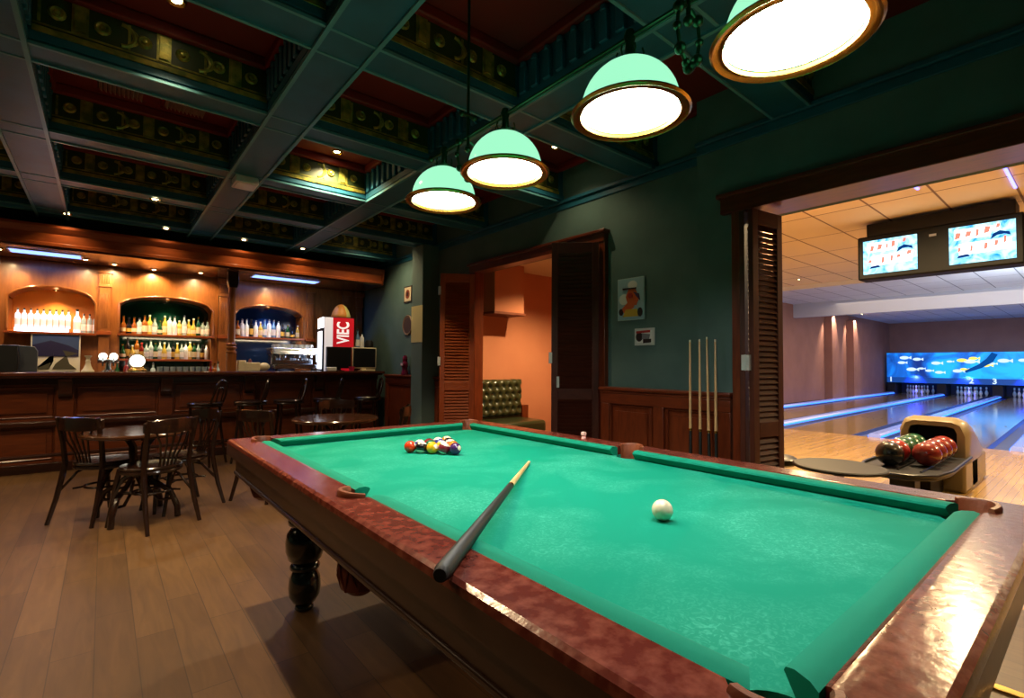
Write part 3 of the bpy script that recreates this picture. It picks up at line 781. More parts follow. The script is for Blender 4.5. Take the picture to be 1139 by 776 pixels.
# ------------------------------------------------------------------ back bar units with arched niches
def arch_unit(name, x0, x1, ax0, ax1, label, back_mat, shelves, ztop=2.47, niche_top=(1.95, 2.12), zlow=.90, left_lip=True):
    t = thing(name, label, 'back bar cabinet', (0, 8.45, 0))
    zs, za = niche_top; n = 18
    # face with arched opening
    top = []
    for k in range(n+1):
        x = ax0 + (ax1-ax0)*k/n; u = (x-(ax0+ax1)/2)/((ax1-ax0)/2)
        top.append((x, zs + (za-zs)*sqrt(max(0, 1-u*u*.96)) if abs(u) < 1 else zs))
    b = MB(); th = .03
    b.box(x0, ax0, 0, th, 0, ztop); b.box(ax1, x1, 0, th, 0, ztop); b.box(ax0, ax1, 0, th, 0, zlow)
    for k in range(n):
        (xa, z_a), (xb, z_b) = top[k], top[k+1]
        b.add([(xa,0,z_a),(xb,0,z_b),(xb,0,ztop),(xa,0,ztop),(xa,th,z_a),(xb,th,z_b),(xb,th,ztop),(xa,th,ztop)],
              [(0,1,2,3),(7,6,5,4),(0,4,5,1),(2,6,7,3)])
    b.obj('face_panel', M['backbar'], t)
    # lining
    b = MB(); b.box(ax0-.02, ax0, th, .34, zlow, zs+.02); b.box(ax1, ax1+.02, th, .34, zlow, zs+.02)
    for k in range(n):
        (xa, z_a), (xb, z_b) = top[k], top[k+1]
        b.add([(xa,th,z_a),(xb,th,z_b),(xb,.34,z_b),(xa,.34,z_a),(xa,th,z_a+.02),(xb,th,z_b+.02),(xb,.34,z_b+.02),(xa,.34,z_a+.02)],
              [(0,3,2,1),(4,5,6,7),(0,1,5,4),(3,7,6,2)])
    b.obj('niche_lining', M['backbar'], t)
    MB().box(ax0-.02, ax1+.02, .34, .36, zlow, za+.05).obj('niche_back', back_mat, t)
    # arch moulding
    b = MB(); pts = [(ax0-.012, -.008, 1.62)] + [(x + (-.012 if k == 0 else .012 if k == n else 0), -.008, z+.012) for k, (x, z) in enumerate(top)] + [(ax1+.012, -.008, 1.62)]
    b.tube(pts, .013, 6); b.obj('arch_moulding', M['backbar'], t)
    for z, y0, m in shelves:
        MB().box(ax0-.03 if y0 < 0 else ax0, ax1+.03 if y0 < 0 else ax1, y0, .34, z-.03, z).obj('shelf', m, t, bevel=.004)
    for z, y0, m in shelves[:1]:
        area('shelf_light', t, ((ax0+ax1)/2, .05, z-.035), 1.6, lin((255,226,180)), (ax1-ax0)*.9, .03, (0,.25,-1))
    MB().box(x0, x1, -.5+.2, 0, .86, .90).obj('work_shelf', M['dark_wood'], t, bevel=.004)
    MB().box(x0, x1, -.26, 0, 0, .86).obj('base_cabinet', M['dark_wood'], t, bevel=.004)
    return t
M['green_reflection'] = mat('mirror_green_reflection', (6,44,30), .12, spec=.8)  # mirror back tinted green to stand for the room it reflects
M['blue_reflection'] = mat('mirror_blue_reflection', (12,30,66), .12, spec=.8)  # mirror back tinted blue, its reflection put into the colour
M['amber_lit_back'] = mat('amber_lit_back', (196,116,34), .5)  # orange light on the niche wood is put into this amber
M['shelf'] = M['canopy']
arch_unit('back_bar_cabinet', -4.45, -1.06, -3.2, -1.4, 'wooden back bar cabinet beyond the left edge', M['green_reflection'], [(1.60,-.03,M['shelf'])])
arch_unit('back_bar_cabinet', -1.06, -.06, -.90, -.085-.02, 'wooden back bar cabinet with glowing white bottles under an amber arch', M['amber_lit_back'], [(1.585,-.08,M['shelf'])], niche_top=(1.97,2.15), zlow=1.56)
arch_unit('back_bar_cabinet', .05, 1.30, .16, 1.22, 'wooden back bar cabinet with dark green arch and three rows of bottles', M['green_reflection'], [(1.60,-.05,M['shelf']),(1.26,-.0,M['shelf'])], niche_top=(1.96,2.12))
arch_unit('back_bar_cabinet', 1.42, 3.50, 1.53, 2.50, 'wooden back bar cabinet with dark blue arch behind the coffee machine', M['blue_reflection'], [(1.615,-.05,M['shelf'])], niche_top=(1.95,2.11))
# pilasters between units
for x, lab in ((-1.06,'wooden back bar pilaster beside the left edge'),(-.005,'fluted wooden pilaster between the amber and green arches'),(1.36,'fluted wooden pilaster between the green and blue arches'),(2.62,'plain wooden pilaster strip left of the drinks cooler'),(3.22,'wooden pilaster strip right of the drinks cooler'),(3.46,'dark turned pilaster at the right end of the back bar')):
    t = thing('back_bar_pilaster', lab, 'pilaster', (x, 8.45, 0))
    w = .055
    b = MB(); b.box(-w, w, -.035, .0, .90, 2.2)
    for k in range(4): b.tube([(-.03+.02*k,-.037,1.66),(-.03+.02*k,-.037,2.12)], .006, 6)
    b.obj('shaft', M['backbar'], t, bevel=.004)
    b = MB(); b.box(-w-.012, w+.012, -.05, .0, 2.2, 2.24); b.box(-w-.006, w+.006, -.045, 0, 2.24, 2.38); b.box(-w-.025, w+.025, -.06, .0, 2.38, 2.47)
    for k in range(5): b.tube([(-.04+.02*k,-.047,2.25),(-.04+.02*k,-.047,2.37)], .007, 6)
    b.obj('capital', M['backbar'], t, bevel=.004)
    MB().box(-w-.02, w+.02, -.055, .0, 1.57, 1.62).obj('band', M['canopy'], t, bevel=.004)
# canopy over the bar
t = thing('bar_canopy', 'long wooden canopy with lit underside over the bar', 'bar canopy', (0, 7.5, 0))
CX0, CX1 = -4.45, 3.44
b = MB(); pr = [(0,2.50),(-.03,2.50),(-.03,2.53),(-.01,2.545),(-.01,2.64),(-.03,2.66),(-.06,2.70),(-.06,2.73),(.05,2.73),(.05,2.50)]
b.prism(pr, 'x', CX0, CX1); b.obj('fascia', M['canopy'], t, ang=30)
MB().box(CX0, CX1, .0, 1.0, 2.475, 2.50).obj('soffit', wood('soffit_wood', (96,52,30), (116,66,40), .22, (2,10,10), coat=.5), t)
MB().box(CX0, CX1, .05, 1.0, 2.60, 2.62).obj('top_board', M['dark_wood'], t)
b = MB(); b.prism([(-.06,2.70),(-.06,2.73),(.95,2.73),(.95,2.48),(0,2.48)], 'x', CX1, CX1+.03); b.obj('end_panel', M['canopy'], t)
M['strip_glow'] = emis('blue_white_strip', (120,150,255), 1.7)
for (x0, x1) in ((-.86,-.22),(1.62,2.55)):
    b = MB(); b.box(x0, x1, .22, .48, 2.466, 2.475)
    f = b.obj('strip_housing', M['white'], t); MB().box(x0+.02, x1-.02, .235, .465, 2.463, 2.467).obj('strip_tube', M['strip_glow'], f)
    area('strip_light', t, ((x0+x1)/2, .35, 2.452), 2.2, lin((150,175,255)), x1-x0, .08)
# post standing on the counter
t = thing('bar_post', 'turned wooden post standing on the counter and carrying the canopy', 'post', (1.355, 7.72, 1.10))
b = MB(); b.box(-.055,.055,-.055,.055,0,.24); b.lathe([(.055,.24),(.065,.25),(.065,.27),(.05,.28),(.05,.30),(.065,.31),(.065,.33),(.05,.345),(.062,.36),(.062,.375),(.045,.39),(.043,.8),(.046,1.12),(.05,1.15)], 20)
b.obj('shaft', M['backbar'], t)
b = MB(); b.prism([(-.05,1.15),(.05,1.15),(.065,1.22),(.065,1.375),(-.065,1.375),(-.065,1.22)], 'y', -.06, .06)
b.obj('capital', M['dark_wood'], t, bevel=.008)
# canopy downlights
dl = [(-.80,8.30),(-.12,8.28),(.62,8.28),(1.05,7.95),(1.98,8.28),(2.75,8.28)]
for i, (x, y) in enumerate([(-.93,7.9),(-.20,8.0),(.08,8.15),(.50,8.25),(1.02,8.1),(2.05,7.95)]):
    downlight(x, y, 2.475, 20, 'small canopy downlight over the back bar, %s from the left' % ORD[i], 'canopy downlights', 118, WARM, (0,.55,-1))
for i, (x, p) in enumerate(((-.49,16),(.69,12),(2.02,14))):
    downlight(x, 8.62, [2.135,2.105,2.095][i], p, 'small downlight in the crown of the %s arch' % ['amber','green','blue'][i], 'arch downlights', 110, [WARM,WARM2,lin((200,215,255))][i], r=.024)
for i, x in enumerate((-.80, .07, .92, 1.93)):
    spot('panel_wash', [o for o in bpy.data.objects if o.name.startswith('bar_canopy')][0], (x, .80, 2.46), 9, WARM, 60, .8, (0,.35,-1))

# ------------------------------------------------------------------ bottles
GL = {}
def glass(name, c, rough=.08, alpha=None):
    if name not in GL: GL[name] = mat('bottle_'+name, c, rough, coat=.5)
    return GL[name]
def bottle(h, r, kind, glassm, labelm, capm):
    b = MB()
    if kind == 'tall': pr = [(.001,0),(r*.95,.001),(r,.008),(r,h*.56),(r*.86,h*.64),(r*.42,h*.74),(r*.36,h*.80),(r*.36,h*.93),(r*.42,h*.935)]
    elif kind == 'squat': pr = [(.001,0),(r*1.1,.001),(r*1.15,.01),(r*1.2,h*.36),(r*1.0,h*.5),(r*.4,h*.66),(r*.34,h*.9),(r*.4,h*.91)]
    else: pr = [(.001,0),(r*.98,.001),(r,.008),(r,h*.66),(r*.8,h*.74),(r*.38,h*.78),(r*.36,h*.92),(r*.42,h*.925)]
    b.lathe(pr, 14, mi=0)
    b.lathe([(r*1.2*1.01 if kind == 'squat' else r*1.012,h*.14),(r*1.2*1.015 if kind == 'squat' else r*1.012,h*(.34 if kind == 'squat' else .46))], 14, mi=1)
    b.lathe([(r*.40,h*.90),(r*.43,h*.905),(r*.43,h*.995),(.001,h)], 12, mi=2)
    return b.mesh('bottle', [glassm, labelm, capm], 40)
M['frost'] = mat('frosted_glass', (232,236,240), .3)
M['paper'] = mat('paper_label', (226,214,176), .6)
M['paper2'] = mat('gold_label', (196,160,70), .45)
M['paper3'] = mat('red_label', (150,40,30), .5)
M['white_label'] = mat('white_label', (235,235,230), .5)
kinds = {'amber': (glass('amber', (150,84,24)), M['paper'], M['brass']), 'clear': (glass('clear', (168,184,180)), M['white_label'], M['chrome']),
         'green': (glass('green', (20,70,36)), M['paper'], M['brass']), 'dark': (glass('dark', (22,16,14)), M['paper2'], M['black']),
         'yellow': (glass('yellow', (206,176,72)), M['paper'], M['white']), 'white': (M['frost'], M['white_label'], M['chrome']),
         'red': (glass('red', (120,30,24)), M['paper2'], M['paper3']), 'blue': (glass('blue', (110,150,190)), M['white_label'], M['chrome'])}
bcache = {}
def put_bottle(x, y, z, col, h, kind, r, label, group):
    key = (col, round(h,3), kind, round(r,3))
    if key not in bcache: bcache[key] = bottle(h, r, kind, *kinds[col])
    o = bpy.data.objects.new('bottle', bcache[key]); COL.objects.link(o)
    o.location = (x, y, z); o.rotation_euler = (0,0,random.uniform(0,6))
    return tag(o, label, 'bottle', group)
def row(x0, x1, y, z, cols, where, group, hs=(.25,.31), jit=.02):
    n = len(cols)
    for i, c in enumerate(cols):
        kd = random.choice(['tall','tall','shoulder','squat']) if c != 'white' else random.choice(['tall','shoulder'])
        x = x0 + (x1-x0)*i/(n-1) 
        h = random.uniform(*hs); 
        if kd == 'squat': h *= .85
        put_bottle(x, y + random.uniform(-jit,jit), z, c, round(h,2), kd, .031, '%s bottle %s, %s from left' % (c, where, ORD[i]), group)
# glowing display base with white bottles
t = thing('bottle_display_base', 'white glowing display base under the row of vodka style white bottles', 'display base', (-.55, 8.52, 1.585))
MB().box(-.30,.20,-.06,.06,0,.05).obj('housing', M['frost'], t, bevel=.005)
MB().box(-.29,.19,-.066,-.058,.004,.046).obj('light_strip', emis('display_glow', (225,230,255), 7), t)
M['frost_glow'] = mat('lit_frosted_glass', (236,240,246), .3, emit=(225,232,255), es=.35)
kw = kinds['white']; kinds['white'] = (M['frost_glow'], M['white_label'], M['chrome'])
for i in range(9):
    put_bottle(-.825 + .058*i, 8.53, 1.635 if -.85 < -.825+.058*i < -.35 else 1.585, 'white', .24, 'shoulder', .026, 'frosted white bottle on the glowing base, %s from the left' % ORD[i], 'white bottles under the amber arch')
put_bottle(-.275, 8.50, 1.585, 'white', .31, 'tall', .036, 'tall white bottle standing right of the glowing base', 'white bottles under the amber arch')
kinds['white'] = kw
for i in range(4):
    put_bottle(-.215+.034+.058*i-.03, 8.54, 1.585, 'clear', .26, 'shoulder', .026, 'clear bottle right in the amber arch, %s of four from left' % ORD[i], 'clear bottles under the amber arch')
random.seed(11)
row(.20, 1.18, 8.56, 1.60, ['amber','dark','amber','clear','amber','yellow','clear','green','yellow','white','white','yellow','clear','yellow','yellow','green','clear','clear'], 'on the shelf under the green arch', 'bottles on the shelf under the green arch', (.22,.31))
row(.20, 1.18, 8.58, 1.26, ['green','dark','yellow','amber','red','clear','clear','green','clear','yellow','clear','dark','yellow','clear','white','yellow','green','clear','dark','white'], 'on the middle shelf below the green arch', 'bottles on the middle shelf below the green arch', (.22,.29))
row(1.58, 2.16, 8.55, 1.615, ['amber','white','white','dark','white','yellow','blue','white','blue','white'], 'on the shelf under the blue arch', 'bottles on the shelf under the blue arch', (.25,.30))
row(2.24, 2.46, 8.56, 1.615, ['dark','green','dark','yellow'], 'at the right end of the blue arch shelf', 'dark bottles at the right end of the blue arch', (.20,.25))
row(.14, .52, 8.25, .90, ['green','red','green','dark','clear'], 'behind the counter below the green arch', 'bottles behind the counter', (.30,.36))
row(1.19, 1.28, 8.22, .90, ['red','amber','clear'], 'behind the counter beside the post', 'bottles behind the post', (.30,.34))
# glasses in rows
def tumbler(b, h, r):
    b.lathe([(.001,0),(r*.8,0),(r,h),(r*.94,h),(r*.76,.008),(.001,.008)], 14); return b
M['glass_clear'] = mat('drinking_glass', (120,132,130), .08, alpha=1, spec=.8)
gm = tumbler(MB(), .15, .034).mesh('drinking_glass', M['glass_clear'], 40)
for i in range(9):
    o = bpy.data.objects.new('drinking_glass', gm); COL.objects.link(o); o.location = (.60+.075*i, 8.33, 1.02 if False else .90)
    o.scale = (1,1,1.7)
    tag(o, 'tall clear glass behind the counter below the green arch, %s from left' % ORD[i], 'glass', 'glasses behind the counter')
# ------------------------------------------------------------------ things on and behind the counter
ZC = 1.10
# poster behind the counter
t = thing('framed_poster', 'cream and dark blue poster leaning on the back bar below the amber arch', 'poster', (-.46, 8.385, 1.02))
MB().box(-.23,.23,0,.02,0,.54).obj('frame', M['cream'], t, bevel=.003)
b = MB(); b.box(-.215,.215,-.003,0,.26,.53, 0)
b.prism([(-.215,.26),(-.215,.40),(-.05,.46),(.12,.40),(.215,.34),(.215,.26)], 'y', -.005, -.003, 1)
b.prism([(-.19,.10),(-.02,.20),(-.02,.30),(-.06,.10)], 'y', -.005, -.003, 2)
b.prism([(-.03,.10),(.0,.17),(.10,.28),(.13,.17),(.20,.10)], 'y', -.005, -.003, 2)
b.prism([(.06,.34),(.215,.30),(.10,.26)], 'y', -.006, -.003, 2)
b.box(-.19,.12,-.004,0,.045,.055,2); b.box(-.10,.20,-.004,0,.025,.033,2)
b.obj('picture', [mat('poster_blue', (60,76,104), .5), mat('poster_violet', (38,34,62), .5), mat('poster_ink', (74,68,44), .5)], t)
# till screens at the left
t = thing('till_screen', 'black till screen seen from behind at the left end of the counter', 'till', (-.83, 7.80, ZC))
MB().prism([(-.05,.30),(.02,.30),(.06,.0),(-.09,.0)], 'x', -.16, .10).obj('screen', M['black'], t, bevel=.01)
t = thing('grey_display_panel', 'grey rounded panel beside the black till screen', 'till', (-.69, 7.95, ZC))
b = MB(); b.prism([(-.11,.0),(.10,.0),(.10,.24),(.07,.29),(-.11,.30)], 'y', -.02, .02); b.obj('panel', mat('grey_panel', (72,78,80), .5), t, bevel=.006)
# cream bell-shaped dispenser
t = thing('cream_table_lamp', 'small cream turned candlestick standing on the counter', 'candlestick', (-.14, 7.70, ZC))
MB().lathe([(.06,0),(.062,.01),(.045,.03),(.03,.07),(.022,.11),(.026,.125),(.018,.135),(.02,.16),(.03,.175),(.034,.18),(.034,.19),(.001,.19)], 18).obj('body', M['cream'], t)
t.name = 'candlestick'
# double beer tap with lit badges
M['badge'] = emis('lit_badge', (255,252,235), 2.2)
t = thing('beer_tap', 'silver beer tap with two round lit white badges', 'beer tap', (.045, 7.72, ZC))
b = MB(); b.lathe([(.06,0),(.06,.012),(.035,.025),(.028,.06),(.028,.12)], 18); b.tube([(-.10,0,.13),(.10,0,.13)], .03, 12); b.obj('column', M['chrome'], t)
for x in (-.05,.05):
    b = MB(); b.T = Matrix.Translation((x,-.03,.185)) @ Matrix.Rotation(pi/2,4,'X'); b.lathe([(.001,.012),(.036,.010),(.040,0),(.001,0)], 20); b.obj('badge', M['badge'], t)
    b = MB(); b.tube([(x,-.03,.13),(x,-.08,.12),(x,-.09,.07)], .009, 8); b.tube([(x,-.03,.14),(x,-.05,.17)], .007, 8); b.obj('spout', M['chrome'], t)
t = thing('beer_tap', 'beer tap with one big round glowing badge', 'beer tap', (.325, 7.72, ZC))
b = MB(); b.lathe([(.10,0),(.10,.02),(.07,.04),(.06,.06)], 20); b.obj('column', M['brass'], t)
b = MB(); b.T = Matrix.Translation((0,0,.13)) @ Matrix.Rotation(pi/2,4,'X'); b.lathe([(.001,.03),(.07,.025),(.078,.012),(.078,-.012),(.07,-.025),(.001,-.03)], 28); b.obj('badge', M['badge'], t)
b = MB(); b.T = Matrix.Translation((0,0,.13)) @ Matrix.Rotation(pi/2,4,'X'); b.lathe([(.078,-.014),(.088,-.014),(.088,.014),(.078,.014)], 28, cap=False); b.obj('badge_rim', M['brass'], t)
# cream boxes by the post
for i, (x, w_, h_, lab) in enumerate(((1.49,.10,.15,'cream box stacked upright right of the wooden post'),(1.62,.20,.12,'wide cream carton on the counter right of the wooden post'),(1.78,.12,.10,'small rounded cream bag beside the wide cream carton'))):
    if i < 2:
        o = MB().box(-w_/2, w_/2, -.06,.06,0,h_).obj('carton', M['cream'], bevel=.008, loc=(x,7.76,ZC)); tag(o, lab, 'carton', 'cream cartons on the counter')
    else:
        o = MB().sphere((0,0,.06),.075,16,10,sc=(1,.7,.8)).obj('paper_bag', M['cream'], loc=(x,7.74,ZC)); tag(o, lab, 'bag')
# small pyramid figurine
t = thing('tabletop_sign', 'small dark red stepped ornament behind the cream cartons', 'ornament', (1.66, 8.05, ZC-.2)); t.name = 'stepped_ornament'
MB().lathe([(.09,0),(.09,.2),(.07,.22),(.05,.26),(.055,.28),(.03,.31),(.02,.36),(.001,.38)], 8).obj('body', mat('dark_red_glaze', (84,34,30), .3), t)
# espresso machine
t = thing('coffee_machine', 'chrome espresso machine with white cups stacked on top', 'coffee machine', (2.20, 7.86, ZC))
M['bluechrome'] = mat('brushed_steel', (170,182,196), .2, metal=1)
b = MB(); b.box(-.30,.30,-.18,.20,.03,.09); b.box(-.30,.30,.02,.20,.09,.24); b.prism([(-.22,.24),(.20,.24),(.20,.34),(-.16,.34)], 'x', -.32, .32); b.obj('body', M['bluechrome'], t, bevel=.012)
MB().box(-.27,.27,-.19,.0,.085,.098).obj('drip_tray', M['chrome'], t)
for x in (-.17,.03,.2):
    b = MB(); b.lathe([(.045,.19),(.05,.20),(.05,.245)], 16, (x,-.10,0)); b.tube([(x,-.10,.20),(x,-.28,.18)], .014, 8); b.tube([(x-.02,-.1,.19),(x-.02,-.1,.16)],.008,6); b.tube([(x+.02,-.1,.19),(x+.02,-.1,.16)],.008,6)
    b.obj('group_head', M['chrome'], t)
for x in (-.33,.33):
    MB().tube([(x,-.10,.30),(x,-.2,.24),(x,-.2,.12)], .008, 8).obj('steam_wand', M['chrome'], t)
for x in (-.25,.25): MB().lathe([(.02,0),(.02,.035)], 10, (x,-.12,0)).obj('foot', M['black'], t)
MB().box(-.22,.22,-.186,-.178,.265,.315).obj('front_badge', M['white'], t)
cm = MB(); cm.lathe([(.001,0),(.022,0),(.034,.055),(.031,.055),(.02,.005),(.001,.005)], 14); cm.tube(arc((.034,0,.03),.014,-pi/2,pi/2,6,'xz'),.004,5)
cupm = cm.mesh('coffee_cup', mat('white_porcelain', (238,238,232), .2))
k = 0
for i in range(7):
    for j in range(2):
        o = bpy.data.objects.new('coffee_cup', cupm); COL.objects.link(o); o.location = (1.96+.078*i, 7.78+.11*j, ZC+.34); o.rotation_euler = (0,0,random.uniform(0,6))
        tag(o, 'white cup on the coffee machine, %s from the left in the %s row' % (ORD[i], ['front','back'][j]), 'cup', 'white cups on the coffee machine')
# drinks cooler
t = thing('drinks_cooler', 'drinks cooler on the counter with glowing white door and red and white side', 'drinks cooler', (2.834, 7.82, ZC), radians(-8))
W = .225; CH = .83
MB().box(-W, W, -W, W, 0, CH).obj('cabinet', mat('cooler_black_blue', (20,24,40), .35), t, bevel=.006)
MB().box(-W-.012, -W, -W+.03, W-.03, .03, .61).obj('door_glass', emis('cooler_glow', (236,240,255), 2.6), t)
MB().box(-W-.012, -W, -W+.02, W-.02, .66, CH-.01).obj('header_light', emis('cooler_header_glow', (246,246,255), 3), t)
b = MB()
for (y0,y1,z0,z1) in ((-W,-W+.03,.0,.66),(W-.03,W,.0,.66),(-W,W,.61,.66),(-W,W,.0,.03)): b.box(-W-.02,-W, y0,y1,z0,z1)
b.obj('door_frame', M['black'], t)
MB().tube([(-W-.02,.13,.12),(-W-.045,.13,.14),(-W-.045,.13,.34),(-W-.02,.13,.36)], .008, 8).obj('handle', M['chrome'], t)
MB().box(-W+.006, -W+.13, -W-.006, -W, .0, CH-.01).obj('white_stripe', mat('cooler_white', (236,232,236), .4, emit=(240,236,245), es=.25), t)
MB().box(-W+.13, W-.004, -W-.006, -W, .0, CH-.01).obj('red_panel', mat('cooler_red', (178,20,32), .4, emit=(178,20,32), es=.35), t)
M['sign_white'] = mat('sign_white', (240,236,236), .4, emit=(240,236,236), es=.4)
text('lettering', 'VIEC', .25, M['sign_white'], t, (.065, -W-.008, .59), (pi/2, -pi/2, 0), .002, bold=.006).scale = (.66,1,1)
t = thing('domed_basket', 'amber and pale yellow rounded dome sitting on the drinks cooler', 'dome', (2.90, 7.80, ZC+CH))
b = MB(); b.lathe([(.14,0),(.15,.01),(.145,.05),(.12,.12),(.085,.18),(.04,.215),(.001,.225)], 24, mi=0); me = b.obj('dome', [mat('dome_amber', (200,132,50), .5), mat('dome_pale', (206,206,130), .5)], t, ang=60)
for p in me.data.polygons:
    if p.center.x > .02: p.material_index = 1
# black monitors on the counter
def monitor(x, lab, w, frame):
    t = thing('till_monitor', lab, 'monitor', (x, 7.47, ZC), 0, 'monitors on the counter')
    MB().box(-w/2, w/2, -.03,.03,.04,.365).obj('case', frame, t, bevel=.006)
    MB().box(-w/2+.015, w/2-.015, -.034,-.03,.055,.35).obj('screen', M['black'], t)
    b = MB(); b.box(-.03,.03,-.02,.03,.01,.06); b.lathe([(.09,0),(.09,.008),(.03,.015)], 16); b.obj('stand', frame, t)
monitor(2.755, 'black monitor on the counter in front of the cooler', .37, M['black'])
monitor(3.15, 'black monitor with cream edge near the right end of the counter', .39, M['cream'])
o = MB().box(-.07,.07,-.05,.05,0,.06).obj('napkin_box', M['white'], bevel=.01, loc=(2.62,7.41,ZC)); tag(o, 'small white napkin box in front of the black monitor', 'box')
o = MB().box(-.11,.11,-.04,.04,0,.025).obj('paper_stack', M['cream'], bevel=.004, loc=(3.18,7.39,ZC)); tag(o, 'low stack of cream papers before the cream edged monitor', 'papers')
o = MB().lathe([(.001,0),(.035,0),(.045,.07),(.04,.07),(.03,.006),(.001,.006)],16).obj('pink_cup', mat('pink', (214,40,90), .35), loc=(2.93,7.40,ZC)); tag(o, 'small pink cup on the counter between the two monitors', 'cup')
o = MB().box(3.13,3.44,7.66,7.95,ZC,1.45).obj('dark_crate', M['dark_wood'], bevel=.008); tag(o, 'dark wooden crate on the counter right of the cooler', 'crate')
put_bottle(3.18, 7.80, 1.45, 'blue', .33, 'tall', .033, 'pale blue bottle right of the drinks cooler', 'bottles right of the cooler')
put_bottle(3.255, 7.80, 1.45, 'white', .27, 'shoulder', .033, 'white bottle right of the pale blue bottle', 'bottles right of the cooler')
t = thing('felt_hat', 'black bowler shaped hat on the dark crate right of the cooler', 'hat', (3.36, 7.76, 1.45))
MB().lathe([(.001,.15),(.045,.145),(.065,.115),(.07,.03),(.10,.012),(.098,.004),(.06,.008)], 20).obj('crown', M['black_soft'], t)
t = thing('pink_figurine', 'small dark pink figurine standing on the wainscot cap by the pilaster', 'figurine', (3.475, 6.72, 1.05))
MB().lathe([(.055,0),(.058,.02),(.045,.06),(.04,.10),(.05,.13),(.05,.17),(.035,.20),(.04,.23),(.036,.265),(.02,.29),(.001,.295)], 16).obj('body', mat('dark_pink', (120,24,60), .25), t)
MB().box(-.056,-.04,-.03,.03,.14,.175).obj('face_plate', mat('pale_pink_plate', (236,200,210), .3, ), t)
M['picture_mat'] = mat('picture_mat', (206,196,176), .6)
def wall_picture(name, y, z, w, h, x, polys, mats, label, fr=M['dark_wood'], fw=.02):
    """flat framed picture on a wall facing -X; polys: (material index, [(u,v)..]) u to the viewer's right (-Y)"""
    t = thing(name, label, 'picture', (x, y, z))
    MB().box(-.012, 0, -w/2, w/2, -h/2, h/2).obj('frame', fr, t, bevel=.002)
    b = MB(); b.box(-.014, -.012, -w/2+fw, w/2-fw, -h/2+fw, h/2-fw, 0)
    for k, (mi, pl) in enumerate(polys):
        b.prism([(-u, v) for u, v in pl], 'x', -.0155-.0008*k, -.013, mi)
    b.obj('picture', mats, t); return t
c_ = lambda n, c: mat('print_'+n, c, .5)
def disc(u, v, r, n=12, k=1): return [(u+r*cos(2*pi*i/n), v+r*k*sin(2*pi*i/n)) for i in range(n)]
P = [c_('paper', (206,192,160)), c_('rust', (128,62,40)), c_('dark', (40,30,28)), c_('sky', (150,186,200)), c_('pale', (222,226,222)), c_('orange', (206,92,44)), c_('gold', (196,162,54)), c_('violet', (60,44,78)), c_('red', (170,48,44)), c_('grey', (120,124,130))]
wall_picture('framed_picture', 6.78, 2.27, .25, .25, 3.55, [(1, disc(0,0,.07)), (2, disc(0,0,.035))], [P[0],P[1],P[2]], 'small square framed picture with a brown blot, above the round picture', P[2])
t = thing('round_picture', 'round dark picture on the teal wall below the square one', 'picture', (3.55, 6.78, 1.80))
b = MB(); b.T = Matrix.Rotation(-pi/2, 4, 'Y'); b.lathe([(.001,.012),(.125,.012),(.145,.02),(.155,.010),(.155,0)], 30); b.obj('frame', c_('roundframe', (120,100,74)), t)
b = MB(); b.T = Matrix.Rotation(-pi/2, 4, 'Y'); b.lathe([(.001,.0135),(.12,.0135),(.12,.012)], 30); b.obj('picture', c_('roundpic', (66,52,50)), t)
o = MB().box(-.004, 0, -.155, .155, -.25, .25).obj('paper_notice', mat('yellow_notice', (214,206,140), .6), loc=(3.30, 6.045, 1.76))
tag(o, 'pale yellow paper notice fixed to the pilaster', 'notice')
wall_picture('poster', 2.66, 1.795, .285, .37, 3.55, [
    (1, disc(.02,.12,.05,10,.8)), (4, disc(-.07,-.0,.055,10,.9)), (2, [(-.02,.09),(.05,.09),(.09,.0),(.06,-.06),(-.03,-.04),(-.05,.02)]), (5, [(.03,.06),(.09,.04),(.10,-.02),(.06,.02)]),
    (2, [(-.03,-.03),(.05,-.04),(.03,-.08),(-.07,-.12),(-.09,-.08)]), (3, [(-.08,-.155),(.08,-.155),(.07,-.09),(-.05,-.09)]), (6, disc(.10,-.12,.025,10,1.6)), (6, disc(-.10,-.11,.022,10,1.4)), (7, disc(0,.03,.025,8)), (6, [(-.08,.10),(.06,.095),(.06,.085),(-.08,.085)])],
    [P[3],P[4],P[5],P[6],P[4],P[7],P[2],P[8]], 'large pale blue poster with an orange figure on a yellow barrel', c_('edge', (170,196,196)), .006)
wall_picture('poster', 2.52, 1.46, .20, .145, 3.55, [(1, disc(-.05,.0,.035,10,1.2)), (2, [(-.08,.05),(.06,.055),(.06,.035),(-.08,.03)]), (3, [(-.01,-.02),(.07,-.02),(.07,-.05),(-.01,-.055)]), (4, [(-.02,.03),(.06,.02),(.05,-.02),(-.02,-.02)])],
    [P[4],P[2],P[8],P[2],P[9]], 'small landscape picture on the teal wall below the large poster', c_('edge2', (196,204,200)), .02)

